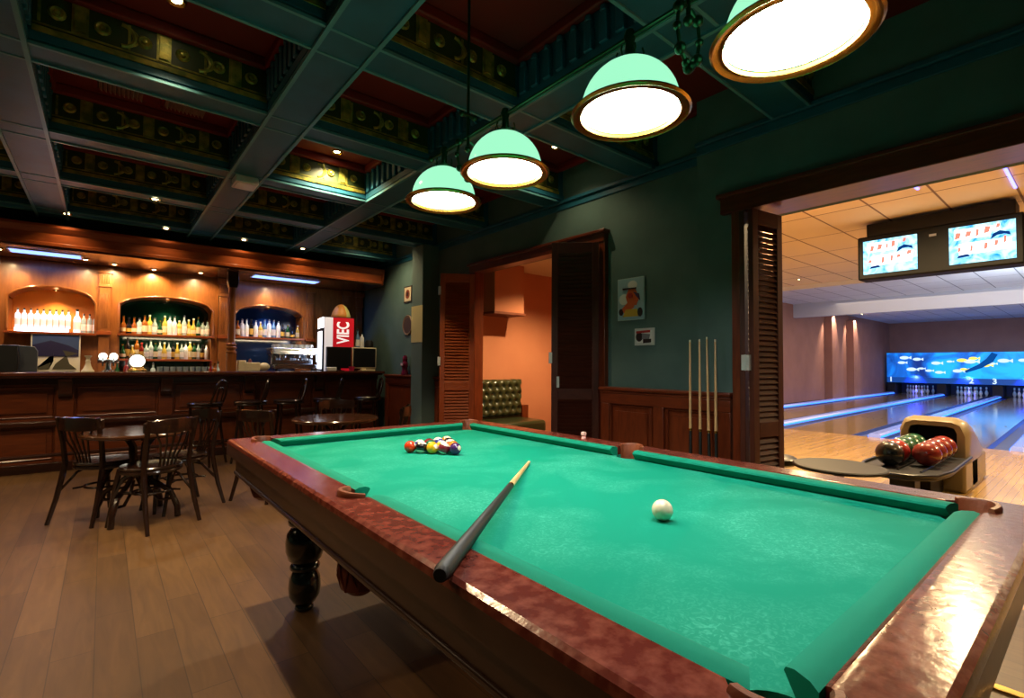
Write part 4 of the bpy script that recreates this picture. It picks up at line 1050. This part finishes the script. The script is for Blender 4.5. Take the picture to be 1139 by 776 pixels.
# ------------------------------------------------------------------ bentwood chairs and cafe tables
def make_chair(label):
    t = thing('bentwood_chair', label, 'chair', (0,0,0), 0, 'bentwood cafe chairs')
    B = M['black_wood']
    MB().lathe([(.001,.425),(.165,.425),(.195,.43),(.20,.442),(.192,.452),(.15,.447),(.001,.444)], 32, sx=1, sy=.98).obj('seat', B, t)
    b = MB(); b.tube([(.185*cos(2*pi*i/28), .18*sin(2*pi*i/28), .412) for i in range(28)], .016, 8, closed=True); b.obj('seat_ring', B, t)
    for s in (-1,1):
        MB().tube([(s*.135,.135,.43),(s*.148,.155,.32),(s*.158,.175,.18),(s*.172,.205,.0)], [.018,.018,.016,.013], 8).obj('leg', B, t)
        MB().tube([(s*.195,-.265,0),(s*.182,-.215,.18),(s*.172,-.18,.36),(s*.168,-.168,.45),(s*.172,-.185,.60),(s*.178,-.215,.74),(s*.178,-.228,.80)], [.014,.017,.019,.019,.017,.016,.014], 8).obj('leg', B, t)
        b = MB(); b.tube([(s*.155,.16,.22),(s*.14,.10,.36),(s*.10,.0,.405),(s*.14,-.1,.36),(s*.178,-.19,.24)], .010, 6); b.obj('brace', B, t)
    b = MB(); b.tube([(-.155,.165,.24),(-.11,.135,.35),(0,.125,.40),(.11,.135,.35),(.155,.165,.24)], .010, 6); b.obj('brace', B, t)
    b = MB(); b.tube([(.12*cos(2*pi*i/24), .115*sin(2*pi*i/24)-.01, .25) for i in range(24)], .009, 6, closed=True); 
    for a in (pi/4, 3*pi/4, 5*pi/4, 7*pi/4): b.tube([(.12*cos(a), .115*sin(a)-.01, .25), (.185*cos(a)*.93, .2*sin(a)*.95-.012, .245)], .008, 6)
    b.obj('ring_stretcher', B, t)
    # bent top rail
    n = 12; vs = []; fs = []
    sec = [(-.012,.70),(-.016,.75),(-.012,.80),(.006,.806),(.012,.75),(.008,.70)]
    for i in range(n+1):
        u = -1 + 2*i/n; x = .195*u; y = -.258 + .06*u*u; drop = .022*(abs(u)**4)
        for dy, z in sec: vs.append((x, y+dy, z - (drop if z > .76 else -drop*.6 if z < .72 else 0)))
    K = len(sec)
    for i in range(n):
        for k in range(K): fs.append((i*K+k, (i+1)*K+k, (i+1)*K+(k+1)%K, i*K+(k+1)%K))
    fs.append(tuple(range(K))); fs.append(tuple(n*K+k for k in reversed(range(K))))
    b = MB(); b.add(vs, fs); b.obj('top_rail', B, t, ang=50)
    for k in range(5):
        u = (k-2)/2
        MB().tube([(u*.055,-.165,.44),(u*.062,-.185,.52),(u*.095,-.225,.63),(u*.125,-.248+.03*u*u,.715)], [.008,.007,.007,.007], 6).obj('spindle', B, t)
    return t
ch = make_chair('x')
def face(o, c, d, label):
    o.location = (c[0], c[1], 0); o.rotation_euler = (0,0,atan2(d[1], d[0]) - pi/2); o['label'] = label
face(ch, (.03,5.10), (.70,.62), 'black bentwood chair left of the cafe table nearest the bar front')
c2 = dup(ch); face(c2, (.30,4.64), (-.51,.86), 'brown lit bentwood chair turned away at the near side of the cafe table')
c3 = dup(ch); face(c3, (.52,5.02), (-.93,-.38), 'black bentwood chair at the right of the cafe table, back to the pool table')
c4 = dup(ch); face(c4, (1.22,4.95), (.75,.50), 'bentwood chair left of the round table behind the pool table')
c5 = dup(ch); face(c5, (2.02,5.36), (-.1,-1), 'bentwood chair on the bar side of the round table behind the pool table')
c6 = dup(ch); face(c6, (2.16,4.62), (-.7,.5), 'bentwood chair right of the round table behind the pool table')
M['table_top'] = wood('table_top', (60,36,22), (80,48,28), .16, (3,12,12), coat=.6)
def make_table(label, r):
    t = thing('cafe_table', label, 'table', (0,0,0), 0, 'round cafe tables')
    MB().lathe([(.001,.645),(r-.03,.645),(r-.01,.65),(r,.66),(r,.672),(r-.008,.68),(.001,.68)], 44).obj('table_top', M['table_top'], t)
    MB().lathe([(.05,.60),(.12,.63),(.13,.645)], 16).obj('column_head', M['black_wood'], t)
    for k in range(4):
        a = pi/4 + k*pi/2 + .2; c, s = cos(a), sin(a)
        P = lambda r_, z: (r_*c, r_*s, z)
        MB().tube([P(.30,0),P(.295,.08),P(.24,.20),P(.13,.27),P(.06,.34),P(.05,.45),P(.06,.56),P(.12,.64)], [.022,.021,.02,.02,.02,.019,.018,.016], 8).obj('leg', M['black_wood'], t)
        MB().tube([P(.055,.30),P(.09,.20),P(.16,.13),P(.24,.14),P(.27,.17)], .012, 7).obj('scroll_brace', M['black_wood'], t)
    b = MB(); b.tube([(.15*cos(2*pi*i/24), .15*sin(2*pi*i/24), .22) for i in range(24)], .010, 6, closed=True); b.obj('ring_stretcher', M['black_wood'], t)
    return t
tb = make_table('round dark cafe table with three bentwood chairs in front of the bar', .37); tb.location = (.235, 4.91, 0)
t2 = dup(tb, (1.80, 4.93, 0), .3, 'round dark cafe table just behind the far left of the pool table'); t2.scale = (1.1,1.1,1)
# bar stools
def make_stool():
    t = thing('bar_stool', 'x', 'bar stool', (0,0,0), 0, 'bentwood bar stools'); B = M['black_wood']
    MB().lathe([(.001,.715),(.16,.715),(.188,.722),(.19,.735),(.18,.745),(.14,.74),(.001,.738)], 28).obj('seat', B, t)
    b = MB(); b.tube([(.172*cos(2*pi*i/26), .172*sin(2*pi*i/26), .702) for i in range(26)], .014, 8, closed=True); b.obj('seat_ring', B, t)
    for k in range(4):
        a = pi/4 + k*pi/2; c, s = cos(a), sin(a)
        MB().tube([(.15*c,.15*s,.715),(.165*c,.165*s,.45),(.20*c,.20*s,.2),(.235*c,.235*s,0)], [.016,.017,.015,.013], 8).obj('leg', B, t)
    b = MB(); b.tube([(.195*cos(2*pi*i/26), .195*sin(2*pi*i/26), .26) for i in range(26)], .011, 6, closed=True); b.obj('foot_ring', B, t)
    b = MB(); pts = [(-.12,-.13,.72),(-.125,-.165,.82)] + [(.11*cos(pi-pi*i/10), -.185-.015*sin(pi*i/10), .90+.105*sin(pi*i/10)) for i in range(11)] + [(.125,-.165,.82),(.12,-.13,.72)]
    b.tube(pts, .013, 8); b.obj('back_hoop', B, t)
    b = MB(); pts = [(-.05,-.15,.72),(-.05,-.17,.82)] + [(.05*cos(pi-pi*i/8), -.185, .87+.05*sin(pi*i/8)) for i in range(9)] + [(.05,-.17,.82),(.05,-.15,.72)]
    b.tube(pts, .009, 8); b.obj('inner_hoop', B, t)
    return t
st = make_stool()
for i, (x, y) in enumerate(((.95,6.88),(1.43,6.86),(1.88,6.84),(2.38,6.86),(2.95,6.84))):
    o = st if i == 0 else dup(st)
    o.location = (x, y, 0); o.rotation_euler = (0,0,radians(68 + 9*((i*7) % 5 - 2)))
    o['label'] = 'dark bentwood bar stool at the counter, %s from the left' % ORD[i]

# ------------------------------------------------------------------ bowling hall
struct(MB().box(3.6, 10.25, -6.0, 2.82, -.1, 0).obj('floor_approach', M['maple']), 'honey coloured maple approach floor before the lanes', 'floor')
struct(MB().box(6.5, 10.25, 2.82, 7.0, -.1, 0).obj('floor_approach', M['maple']), 'honey coloured maple floor behind the sofa room', 'floor')
struct(MB().box(10.25, 30, -6.0, 7.0, -.2, -.1).obj('floor_lane_base', M['black_soft']), 'dark base below the bowling lanes', 'floor')
M['mauve'] = mat('mauve_wall', (160,116,98), .75, c2=(150,108,92), nscale=2)
struct(MB().box(6.5, 29.2, 6.75, 6.85, 0, 3.3).obj('wall_bowling_left', M['mauve']), 'mauve side wall of the bowling hall', 'wall')
struct(MB().box(29.1, 29.2, -6.0, 6.85, 0, 3.3).obj('wall_bowling_end', M['mauve']), 'mauve end wall above the pin deck', 'wall')
struct(MB().box(3.75, 29.2, -6.1, -6.0, 0, 3.3).obj('wall_bowling_right', M['mauve']), 'mauve wall on the far right of the bowling hall', 'wall')
struct(MB().box(3.75, 6.55, 2.70, 2.82, 0, 3.3).obj('wall_bowling_near', M['mauve']), 'mauve wall between bowling hall and sofa room', 'wall')
struct(MB().box(6.5, 6.6, 2.70, 6.85, 0, 3.3).obj('wall_bowling_jog', M['mauve']), 'mauve wall at the end of the sofa room', 'wall')
for i, x in enumerate((20.6, 23.0)):
    b = MB(); b.prism([(x,6.76),(x,6.50),(x+.12,6.46),(x+1.9,6.71),(x+1.95,6.76)], 'z', 0, 3.05)
    struct(b.obj('wall_fin', M['mauve']), 'slanted mauve wall fin lit from above, %s' % ('nearer the room' if i == 0 else 'nearer the pins'), 'wall fin')
def tile_mat(name, c, line):
    m = mat(name, c, .75); nt = m.node_tree; b = nt.nodes['Principled BSDF']; L = nt.links
    tc = nt.nodes.new('ShaderNodeTexCoord'); br = nt.nodes.new('ShaderNodeTexBrick'); br.offset = 0; br.squash = 1
    br.inputs['Color1'].default_value = lin(c); br.inputs['Color2'].default_value = lin([v*.97 for v in c]); br.inputs['Mortar'].default_value = lin(line)
    br.inputs['Scale'].default_value = 1; br.inputs['Mortar Size'].default_value = .012; br.inputs['Brick Width'].default_value = 1.2; br.inputs['Row Height'].default_value = .62
    L.new(tc.outputs['Object'], br.inputs['Vector']); L.new(br.outputs['Color'], b.inputs['Base Color']); return m
M['tile_warm_lit'] = tile_mat('ceiling_tiles_warm_lit', (240,222,176), (140,114,80))  # white tiles tinted cream to carry the warm light over the approach
M['tile_white'] = tile_mat('ceiling_tiles_white', (214,220,226), (120,130,140))
struct(MB().box(3.75, 13.2, -6.0, 7.0, 3.2, 3.34).obj('ceiling_bowling_near', M['tile_warm_lit']), 'tiled ceiling tinted by warm light over the bowling approach', 'ceiling')
struct(MB().box(13.2, 29.2, -6.0, 7.0, 3.28, 3.34).obj('ceiling_bowling_far', M['tile_white']), 'white tiled ceiling lit blue over the lanes', 'ceiling')
struct(MB().box(17.8, 18.0, -6.0, 6.75, 2.83, 3.28).obj('beam_bowling', mat('pale_beam', (190,196,206), .7)), 'pale cross beam under the lane ceiling', 'beam')
# lanes
LY = [5.22, 3.47, 1.72, -.03, -1.78, -3.5]
ld = .018
def laney(v, x): return v + .03 + ld*(x-10.25)
for i, v in enumerate(LY):
    y0 = laney(v, 10.25); 
    t = thing('bowling_lane', 'polished wooden bowling lane, %s from the mauve side wall' % ORD[i], 'bowling lane', (10.25, y0, 0), atan2(ld,1), 'bowling lanes')
    MB().box(0, 18.8, -.53, .53, -.09, .0).obj('lane_bed', M['lane'], t)
    b = MB()
    for s in (-1,1):
        b.prism([(s*.53,-.005),(s*.56,-.06),(s*.66,-.085),(s*.76,-.06),(s*.79,-.005),(s*.79,-.095),(s*.53,-.095)], 'x', 0, 18.8)
    b.obj('gutter', mat('gutter_blue_%d' % i, (36,60,120), .3), t)
    b = MB()
    for k in range(7): b.prism([(3.6+.15*abs(k-3),(k-3)*.14-.02),(3.75+.15*abs(k-3),(k-3)*.14),(3.6+.15*abs(k-3),(k-3)*.14+.02)], 'z', .0, .0015)
    b.obj('aiming_arrow', M['dark_wood'], t)
M['div_cap'] = mat('divider_cap', (170,190,230), .18, coat=.5, emit=(70,120,255), es=.28)  # faint glow in the cap stands for blue light reflected on it
M['led_blue'] = emis('blue_led', (40,110,255), 2.5)
for i, v in enumerate([LY[0]+.875] + [ (LY[k]+LY[k+1])/2 for k in range(5)]):
    y0 = laney(v, 10.25); w2 = .09
    t = thing('lane_divider', ['blue lit lane divider along the mauve side wall','blue lit lane divider between the first and second lanes','blue lit lane divider behind the ball return hood','wide blue lit lane divider to the right of the ball return','blue lit lane divider fifth from the side wall','blue lit lane divider sixth from the side wall'][i], 'lane divider', (10.25, y0, 0), atan2(ld,1), 'lane dividers')
    b = MB(); b.box(.05, 18.3, -w2, w2, -.1, .03); b.prism([(-w2,.03),(w2,.03),(w2*.7,.06),(-w2*.7,.06)], 'x', .05, 18.3)
    b.obj('capping', M['div_cap'], t)
    for s in (-1,1): MB().box(.05, 18.3, s*(w2+.004)-.004, s*(w2+.004)+.004, .0, .022).obj('light_strip', M['led_blue'], t)
    area('strip_glow', t, (9, 0, .30), 16, lin((70,130,255)), 17, .14, (0,0,-1)) if False else None
# pins and pit
M['pin'] = mat('pin_white', (240,240,246), .2, coat=.4)
pm = MB(); pm.lathe([(.001,0),(.026,0),(.029,.006),(.042,.04),(.057,.09),(.060,.115),(.055,.15),(.040,.19),(.026,.225),(.0235,.25),(.026,.275),(.031,.31),(.0325,.335),(.029,.36),(.018,.376),(.001,.381)], 16, mi=0)
pm.lathe([(.0262,.236),(.0247,.243),(.0245,.249)], 16, mi=1); pm.lathe([(.0245,.256),(.0255,.264),(.0268,.27)], 16, mi=1)
pinm = pm.mesh('bowling_pin', [M['pin'], mat('pin_red', (190,30,40), .3)], 60)
for i in range(3):
    for r in range(4):
        for k in range(r+1):
            x = 28.1 + .264*r; y = laney(LY[i], x) + .305*(k - r/2)
            o = bpy.data.objects.new('bowling_pin', pinm); COL.objects.link(o); o.location = (x, y, 0)
            tag(o, 'white bowling pin, lane %s from side wall, %s row, %s from right' % (ORD[i], ['front','second','third','back'][r], ORD[k]), 'bowling pin', 'bowling pins')
struct(MB().box(29.0, 29.09, -6.0, 6.75, 0, .9).obj('wall_pit_curtain', mat('pit_blue', (20,26,70), .6)), 'dark blue curtain behind the pins', 'pit curtain')
for i in range(3):
    y = laney(LY[i], 28.5)
    spot('pin_light', bpy.data.objects['wall_pit_curtain'], (27.7, y, .75), 45, lin((70,90,255)), 120, .5, (.7,0,-.5))
M['pit_black'] = mat('pit_black', (10,12,22), .6)
for i in range(4):
    ya = laney(LY[0]+.875, 28.2) - 1.75*i
    o = MB().box(28.0, 29.0, ya-.16, ya+.16, 0, .47).obj('pin_deck_partition', M['pit_black'], bevel=.01)
    tag(o, 'black partition beside the pin deck, %s from the side wall' % ORD[i], 'partition', 'pin deck partitions')
# mask picture above the pins
def mask_mat():
    m = bpy.data.materials.new('underwater_picture'); m.use_nodes = True; nt = m.node_tree; L = nt.links
    b = nt.nodes['Principled BSDF']; b.inputs['Roughness'].default_value = .4
    tc = nt.nodes.new('ShaderNodeTexCoord'); n = nt.nodes.new('ShaderNodeTexNoise'); n.inputs['Scale'].default_value = .55; n.inputs['Detail'].default_value = 5; n.inputs['Distortion'].default_value = 1.5
    L.new(tc.outputs['Object'], n.inputs['Vector']); r = nt.nodes.new('ShaderNodeValToRGB')
    r.color_ramp.elements[0].position = .36; r.color_ramp.elements[0].color = lin((6,40,110)); r.color_ramp.elements[1].position = .62; r.color_ramp.elements[1].color = lin((20,150,235))
    e = r.color_ramp.elements.new(.5); e.color = lin((10,88,180))
    L.new(n.outputs['Fac'], r.inputs['Fac']); L.new(r.outputs['Color'], b.inputs['Base Color']); L.new(r.outputs['Color'], b.inputs['Emission Color']); b.inputs['Emission Strength'].default_value = .85
    return m
t = thing('lane_mask_picture', 'long blue underwater picture panel with pale and yellow fish above the pins', 'picture panel', (27.95, 0, 0))
MB().box(0,.05,-6.0,6.6,.50,1.84).obj('panel', mask_mat(), t)
M['fish_pale'] = emis('fish_pale', (190,215,235), .8); M['fish_yellow'] = emis('fish_yellow', (235,215,90), .9); M['fish_dark'] = emis('weed_dark', (12,74,150), .6)
b = MB(); rr = random.Random(5)
def fish(b, y, z, s, mi):
    pl = [(y + s*cos(2*pi*k/12), z + s*.45*sin(2*pi*k/12)) for k in range(12)]
    b.prism(pl, 'x', -.008, .0, mi); b.prism([(y-s*.8,z),(y-s*1.5,z+s*.45),(y-s*1.5,z-s*.45)], 'x', -.008, .0, mi)
for (y, z, s, mi) in ((5.95,1.62,.17,0),(5.5,1.55,.15,0),(6.05,1.4,.14,0),(5.7,1.10,.18,0),(5.35,1.14,.10,0),(5.1,1.05,.12,0),(4.85,1.38,.16,0),(4.75,.98,.14,0),(4.4,1.45,.10,0),(4.15,1.05,.16,0),(3.95,1.12,.12,1),
                     (4.0,1.5,.17,1),(3.75,1.45,.20,0),(3.65,1.58,.14,1),(3.3,1.3,.17,1),(3.1,1.36,.12,0),(2.75,1.48,.18,0),(2.2,1.5,.14,0),(1.6,1.3,.2,0),(.9,1.55,.15,1),(.2,1.2,.2,0),(-.6,1.5,.16,0),(-1.5,1.2,.2,1),(-2.4,1.4,.18,0)):
    fish(b, y, z, s, mi)
b.tube([(-.006,3.0,1.78),(-.006,3.15,1.5),(-.006,3.45,1.25),(-.006,3.9,1.02)], [.10,.12,.09,.05], 8, mi=2)
b.obj('picture', [M['fish_pale'], M['fish_yellow'], M['fish_dark']], t)
MB().box(-.01,.0,-6.0,6.6,.50,.74).obj('number_strip', mat('number_strip_blue', (14,52,112), .4, emit=(14,60,130), es=.7), t)
for s_, y in (('1',6.45),('2',3.72),('3',3.02),('4',1.9)):
    text('lettering', s_, .30, M['fish_pale'], t, (-.014, y, .63), (pi/2, 0, -pi/2), .002, bold=.008)
# overhead screens
t = thing('overhead_screens', 'black hanging box with two bright blue score screens', 'score screens', (8.0, 1.40, 2.42))
MB().box(0,.32,-.81,.80,-.02,.57).obj('case', mat('screen_case', (5,5,5), .6, spec=.2), t, bevel=.02)
MB().box(.03,.42,-.74,.70,.57,.74).obj('ceiling_mount', M['black_soft'], t, bevel=.01)
def screen_mat():
    m = bpy.data.materials.new('score_screen'); m.use_nodes = True; nt = m.node_tree; L = nt.links
    nt.nodes.remove(nt.nodes['Principled BSDF']); e = nt.nodes.new('ShaderNodeEmission'); e.inputs['Strength'].default_value = 1.15
    tc = nt.nodes.new('ShaderNodeTexCoord'); n = nt.nodes.new('ShaderNodeTexNoise'); n.inputs['Scale'].default_value = 6; n.inputs['Detail'].default_value = 4; n.inputs['Distortion'].default_value = 2
    L.new(tc.outputs['Object'], n.inputs['Vector']); r = nt.nodes.new('ShaderNodeValToRGB')
    r.color_ramp.elements[0].position = .3; r.color_ramp.elements[0].color = lin((0,130,215)); r.color_ramp.elements[1].position = .6; r.color_ramp.elements[1].color = lin((180,240,250))
    L.new(n.outputs['Fac'], r.inputs['Fac']); L.new(r.outputs['Color'], e.inputs['Color']); L.new(e.outputs[0], nt.nodes['Material Output'].inputs[0]); return m
M['screen'] = screen_mat()
M['scr_white'] = emis('screen_white', (250,250,255), 1.3); M['scr_red'] = emis('screen_red', (250,120,100), 1.0); M['scr_dark'] = emis('screen_dark', (10,50,110), .8)
for yc in (.44, -.45):
    s_ = MB().box(-.012,.0,yc-.29,yc+.29,.05,.50).obj('screen', M['screen'], t)
    b = MB(); q = lambda u, v: (yc-u, v)
    b.prism([q(-.24,.34),q(.08,.34),q(.10,.46),q(-.24,.47)], 'x', -.014, -.011, 0); b.prism([q(-.2,.15),q(.24,.17),q(.26,.30),q(-.2,.29)], 'x', -.014, -.011, 0)
    for u, v in ((-.2,.39),(-.12,.40),(-.04,.40),(.06,.42),(.16,.45),(-.2,.22),(-.08,.22),(.04,.23),(.12,.25),(.22,.28)):
        a_, h_ = rr.uniform(.012,.03), rr.uniform(.02,.045); u += rr.uniform(-.02,.02)
        b.prism([q(u-a_,v-h_),q(u+a_*.6,v-h_*.7),q(u+a_,v+h_*.8),q(u-a_*.5,v+h_)], 'x', -.0165, -.012, 1)
    b.prism([q(*p) for p in ((.08,.30),(.10,.36),(.16,.39),(.24,.36),(.25,.32),(.20,.345),(.14,.34))], 'x', -.0165, -.012, 2)
    b.prism([q(*p) for p in ((-.22,.12),(-.10,.13),(-.12,.16),(-.2,.15))], 'x', -.0165, -.012, 2)
    b.obj('screen_picture', [M['scr_white'], M['scr_red'], M['scr_dark']], s_)
MB().box(-.004,.0,-.04,.03,.44,.47).obj('badge', mat('grey_badge', (120,120,125), .4), t)
# ball return
M['tan'] = mat('tan_shell', (136,122,92), .4, coat=.2)
M['tray'] = mat('tray_grey', (34,36,42), .45)
t = thing('ball_return', 'tan ball return hood with a dark opening and a long black ball tray', 'ball return', (6.6, 1.19, 0))
n = 10; 
def hood_prof(w, h): return [(-w,0),(-w,h*.80),(-w*.86,h*.95),(-w*.6,h),(w*.6,h),(w*.86,h*.95),(w,h*.80),(w,0)]
secs = [(0,.255,.66),(.05,.275,.695),(.16,.285,.70),(.45,.285,.62),(.75,.28,.46),(1.0,.26,.40),(1.05,.24,.30)]
vs = []; fs = []
for x, w_, h_ in secs: vs += [(x, y, z) for y, z in hood_prof(w_, h_)]
K = 8
for j in range(len(secs)-1):
    for k in range(K-1): fs.append((j*K+k, (j+1)*K+k, (j+1)*K+k+1, j*K+k+1))
fs.append(tuple((len(secs)-1)*K+k for k in range(K)))
b = MB(); b.add(vs, fs)
# front rim around the opening
fr = hood_prof(.255,.66); inn = [(-.195,.36),(-.195,.55),(-.175,.60),(-.12,.615),(.12,.615),(.175,.60),(.195,.55),(.195,.36)]
v2 = [(0,y,z) for y,z in fr] + [(0,y,z) for y,z in inn] + [(.06,y,z) for y,z in inn]
f2 = [(k,k+1,K+k+1,K+k) for k in range(K-1)] + [(0,K,2*K-1,K-1)] + [(K+k,K+k+1,2*K+k+1,2*K+k) for k in range(K-1)] + [(K,2*K,3*K-1,2*K-1)]
b.add(v2, f2)
b.obj('hood', M['tan'], t, ang=50)
b = MB(); b.add([(.06,y,z) for y,z in inn] + [(.30,y*.9,z-.02) for y,z in inn], [(k,k+1,K+k+1,K+k) for k in range(K-1)] + [tuple(range(K,2*K))]); b.obj('opening', M['black_soft'], t)
b = MB(); b.prism([(-.2,-.285),(1.0,-.285),(1.0,.285),(-.2,.285)], 'z', 0, .30); b.obj('base', M['tan'], t, bevel=.03)
# tray
b = MB(); pl = [(.04,-.29),(.04,.29),(-1.0,.31),(-1.35,.27),(-1.50,.14),(-1.53,0),(-1.50,-.14),(-1.35,-.27),(-1.0,-.31)]
b.prism(pl, 'z', .285, .315); b.obj('tray', M['tray'], t, bevel=.008)
b = MB(); rim = [(x*1.0, y*1.0, .325) for x, y in pl]
b.tube(rim[1:] + [rim[0]], .016, 8); 
for y in (-.14, .02, .14): b.tube([(.06,y,.318),(-1.2,y,.318)], .010, 6)
b.obj('tray_rim', M['black'], t)
b = MB(); b.box(-1.16,-.98,-.09,.09,0,.285); b.lathe([(.17,0),(.17,.02),(.09,.04)], 20, (-1.07,0,0)); b.obj('pedestal', M['black'], t)
b = MB(); b.box(-.75,-.2,-.12,.12,.0,.27); b.obj('track_cover', M['black_soft'], t, bevel=.01)
def bball(x, y, c, label, c2=None):
    o = MB().sphere((0,0,0), .108, 28, 18).obj('bowling_ball', mat('bowling_'+label.split()[0]+str(round(x,2)), c, .25, coat=.6, c2=c2, nscale=14), ang=180, loc=(x, y, .322+.108))
    tag(o, label, 'bowling ball', 'bowling balls on the tray')
# two rows of balls running towards the hood
DG = (14,66,42); DR = (120,34,30)
for i, x in enumerate((6.42,6.20,5.98)): bball(x, 1.30, DG, 'green bowling ball in the left row of the tray, %s from the hood' % ORD[i], (20,90,60))
bball(5.76, 1.30, (150,40,34), 'bright red bowling ball behind the black one in the left row')
bball(5.54, 1.30, (22,26,26), 'black bowling ball at the near end of the left row', (34,38,38))
for i, x in enumerate((6.42,6.20,5.98,5.76)): bball(x, 1.075, DR, 'dark red bowling ball in the right row of the tray, %s from the hood' % ORD[i], (134,48,40))
# low round table
t = thing('low_round_table', 'low round black table in front of the ball return', 'table', (4.42, 1.36, 0))
MB().lathe([(.001,.425),(.30,.425),(.315,.435),(.315,.445),(.305,.452),(.001,.452)], 44).obj('table_top', mat('black_table_top', (15,13,13), .5, spec=.3), t)
MB().lathe([(.19,0),(.19,.012),(.05,.035),(.035,.06),(.035,.40),(.09,.425)], 24).obj('pedestal', M['black'], t)
o = MB().lathe([(.001,.36),(.12,.36),(.15,.38),(.15,.42),(.12,.44),(.001,.445)], 28).obj('seat', M['black'])
t = thing('low_stool', 'low dark round stool half hidden behind the louvred leaf', 'stool', (4.55, 1.86, 0)); o.parent = t
MB().lathe([(.13,0),(.13,.015),(.03,.04),(.03,.36)], 20).obj('pedestal', M['black'], t)
# bowling lights
for i, (x, y, p) in enumerate(((6.76,.98,270),(6.72,2.36,280),(12.2,4.5,330),(9.5,-1.5,320),(5.2,-1.2,60))):
    downlight(x, y, 3.2, p, ['bright round downlight between the blue ceiling strips','small round downlight near the corner of the bowling ceiling','small round downlight at the edge of the warm tinted tiled ceiling','round downlight over the approach beyond the right edge','round downlight near the bowling entrance beyond the right edge'][i], 'bowling downlights', 172, WARM)
M['led_violet'] = emis('violet_led', (110,110,255), 3)
for i, (y, x0, x1) in enumerate(((1.33,6.3,6.95),(.63,6.3,7.7))):
    o = MB().box(x0, x1, y-.012, y+.012, 3.188, 3.2).obj('ceiling_led_strip', M['led_violet']); tag(o, 'thin violet light strip in the bowling ceiling, %s' % ('the one nearer the louvred leaf' if i == 0 else 'the one right of the bright downlight'), 'light strip', 'violet ceiling strips')
o = MB().box(13.14, 13.2, -5.5, 6.5, 3.10, 3.2).obj('cove_light', M['white']); tag(o, 'pale cove rail across the bowling ceiling where warm tinted tiles meet white tiles', 'cove rail')
area('cove_lamp', o, (13.5, 1.0, 3.0), 160, lin((215,226,240)), .1, 10, (.9,0,.42))
area('cove_lamp', o, (18.3, 1.0, 2.95), 90, lin((170,212,245)), .1, 10, (.9,0,.42))
for i, x in enumerate((20.45, 22.8)): downlight(x+.25, 6.22, 3.27, 110, 'small downlight washing the slanted wall fin, %s' % ('nearer the room' if i == 0 else 'nearer the pins'), 'wall fin downlights', 80, lin((255,225,200)), (.05,.35,-1))
area('lane_fill', bpy.data.objects['beam_bowling'], (19, 1.5, 3.2), 230, lin((255,222,190)), 14, 8)  # fill light added over the lanes, without a fixture

# ------------------------------------------------------------------ bar room downlights
for i, (x, y, z, p, lab) in enumerate(((1.64,4.58,3.2,80,'round downlight in the red coffer over the far end of the pool table'),(3.12,3.18,3.2,9,'round downlight in the red coffer between the second and third green lamps'),
        (.26,3.22,3.2,210,'round downlight in the red coffer at the top edge of the room'),(.36,6.06,2.85,40,'small round downlight under the cross beam above the bar stools'),(1.40,7.30,2.85,5,'small round downlight under the last cross beam before the wooden bar post'),(2.15,7.30,2.85,5,'small round downlight under the last cross beam before the drinks cooler'),(-.35,7.30,2.85,6,'small round downlight under the last cross beam before the amber arch'),(.55,7.30,2.85,3,'small round downlight under the last cross beam before the green arch'),
        
        (2.95,6.72,3.2,45,'round downlight in the coffer before the drinks cooler'),(-1.1,5.4,3.2,80,'added unseen downlight in the coffer left of the cafe table'),(-1.2,3.0,3.2,30,'added unseen downlight in the coffer above the open floor'),(-2.6,4.2,3.2,60,'added unseen downlight in the coffer beyond the left edge'),(-1.2,.7,3.2,20,'added unseen downlight in the coffer beside the player'),(-2.7,6.6,3.2,80,'added unseen downlight in the coffer before the far left of the bar'))):  # left-hand lamps added out of view to brighten the floor there
    downlight(x, y, z, p, lab, 'bar room ceiling downlights', 104 if p == 210 else 125, WARM2, (0,-.15,-1) if p == 210 else (0,0,-1))
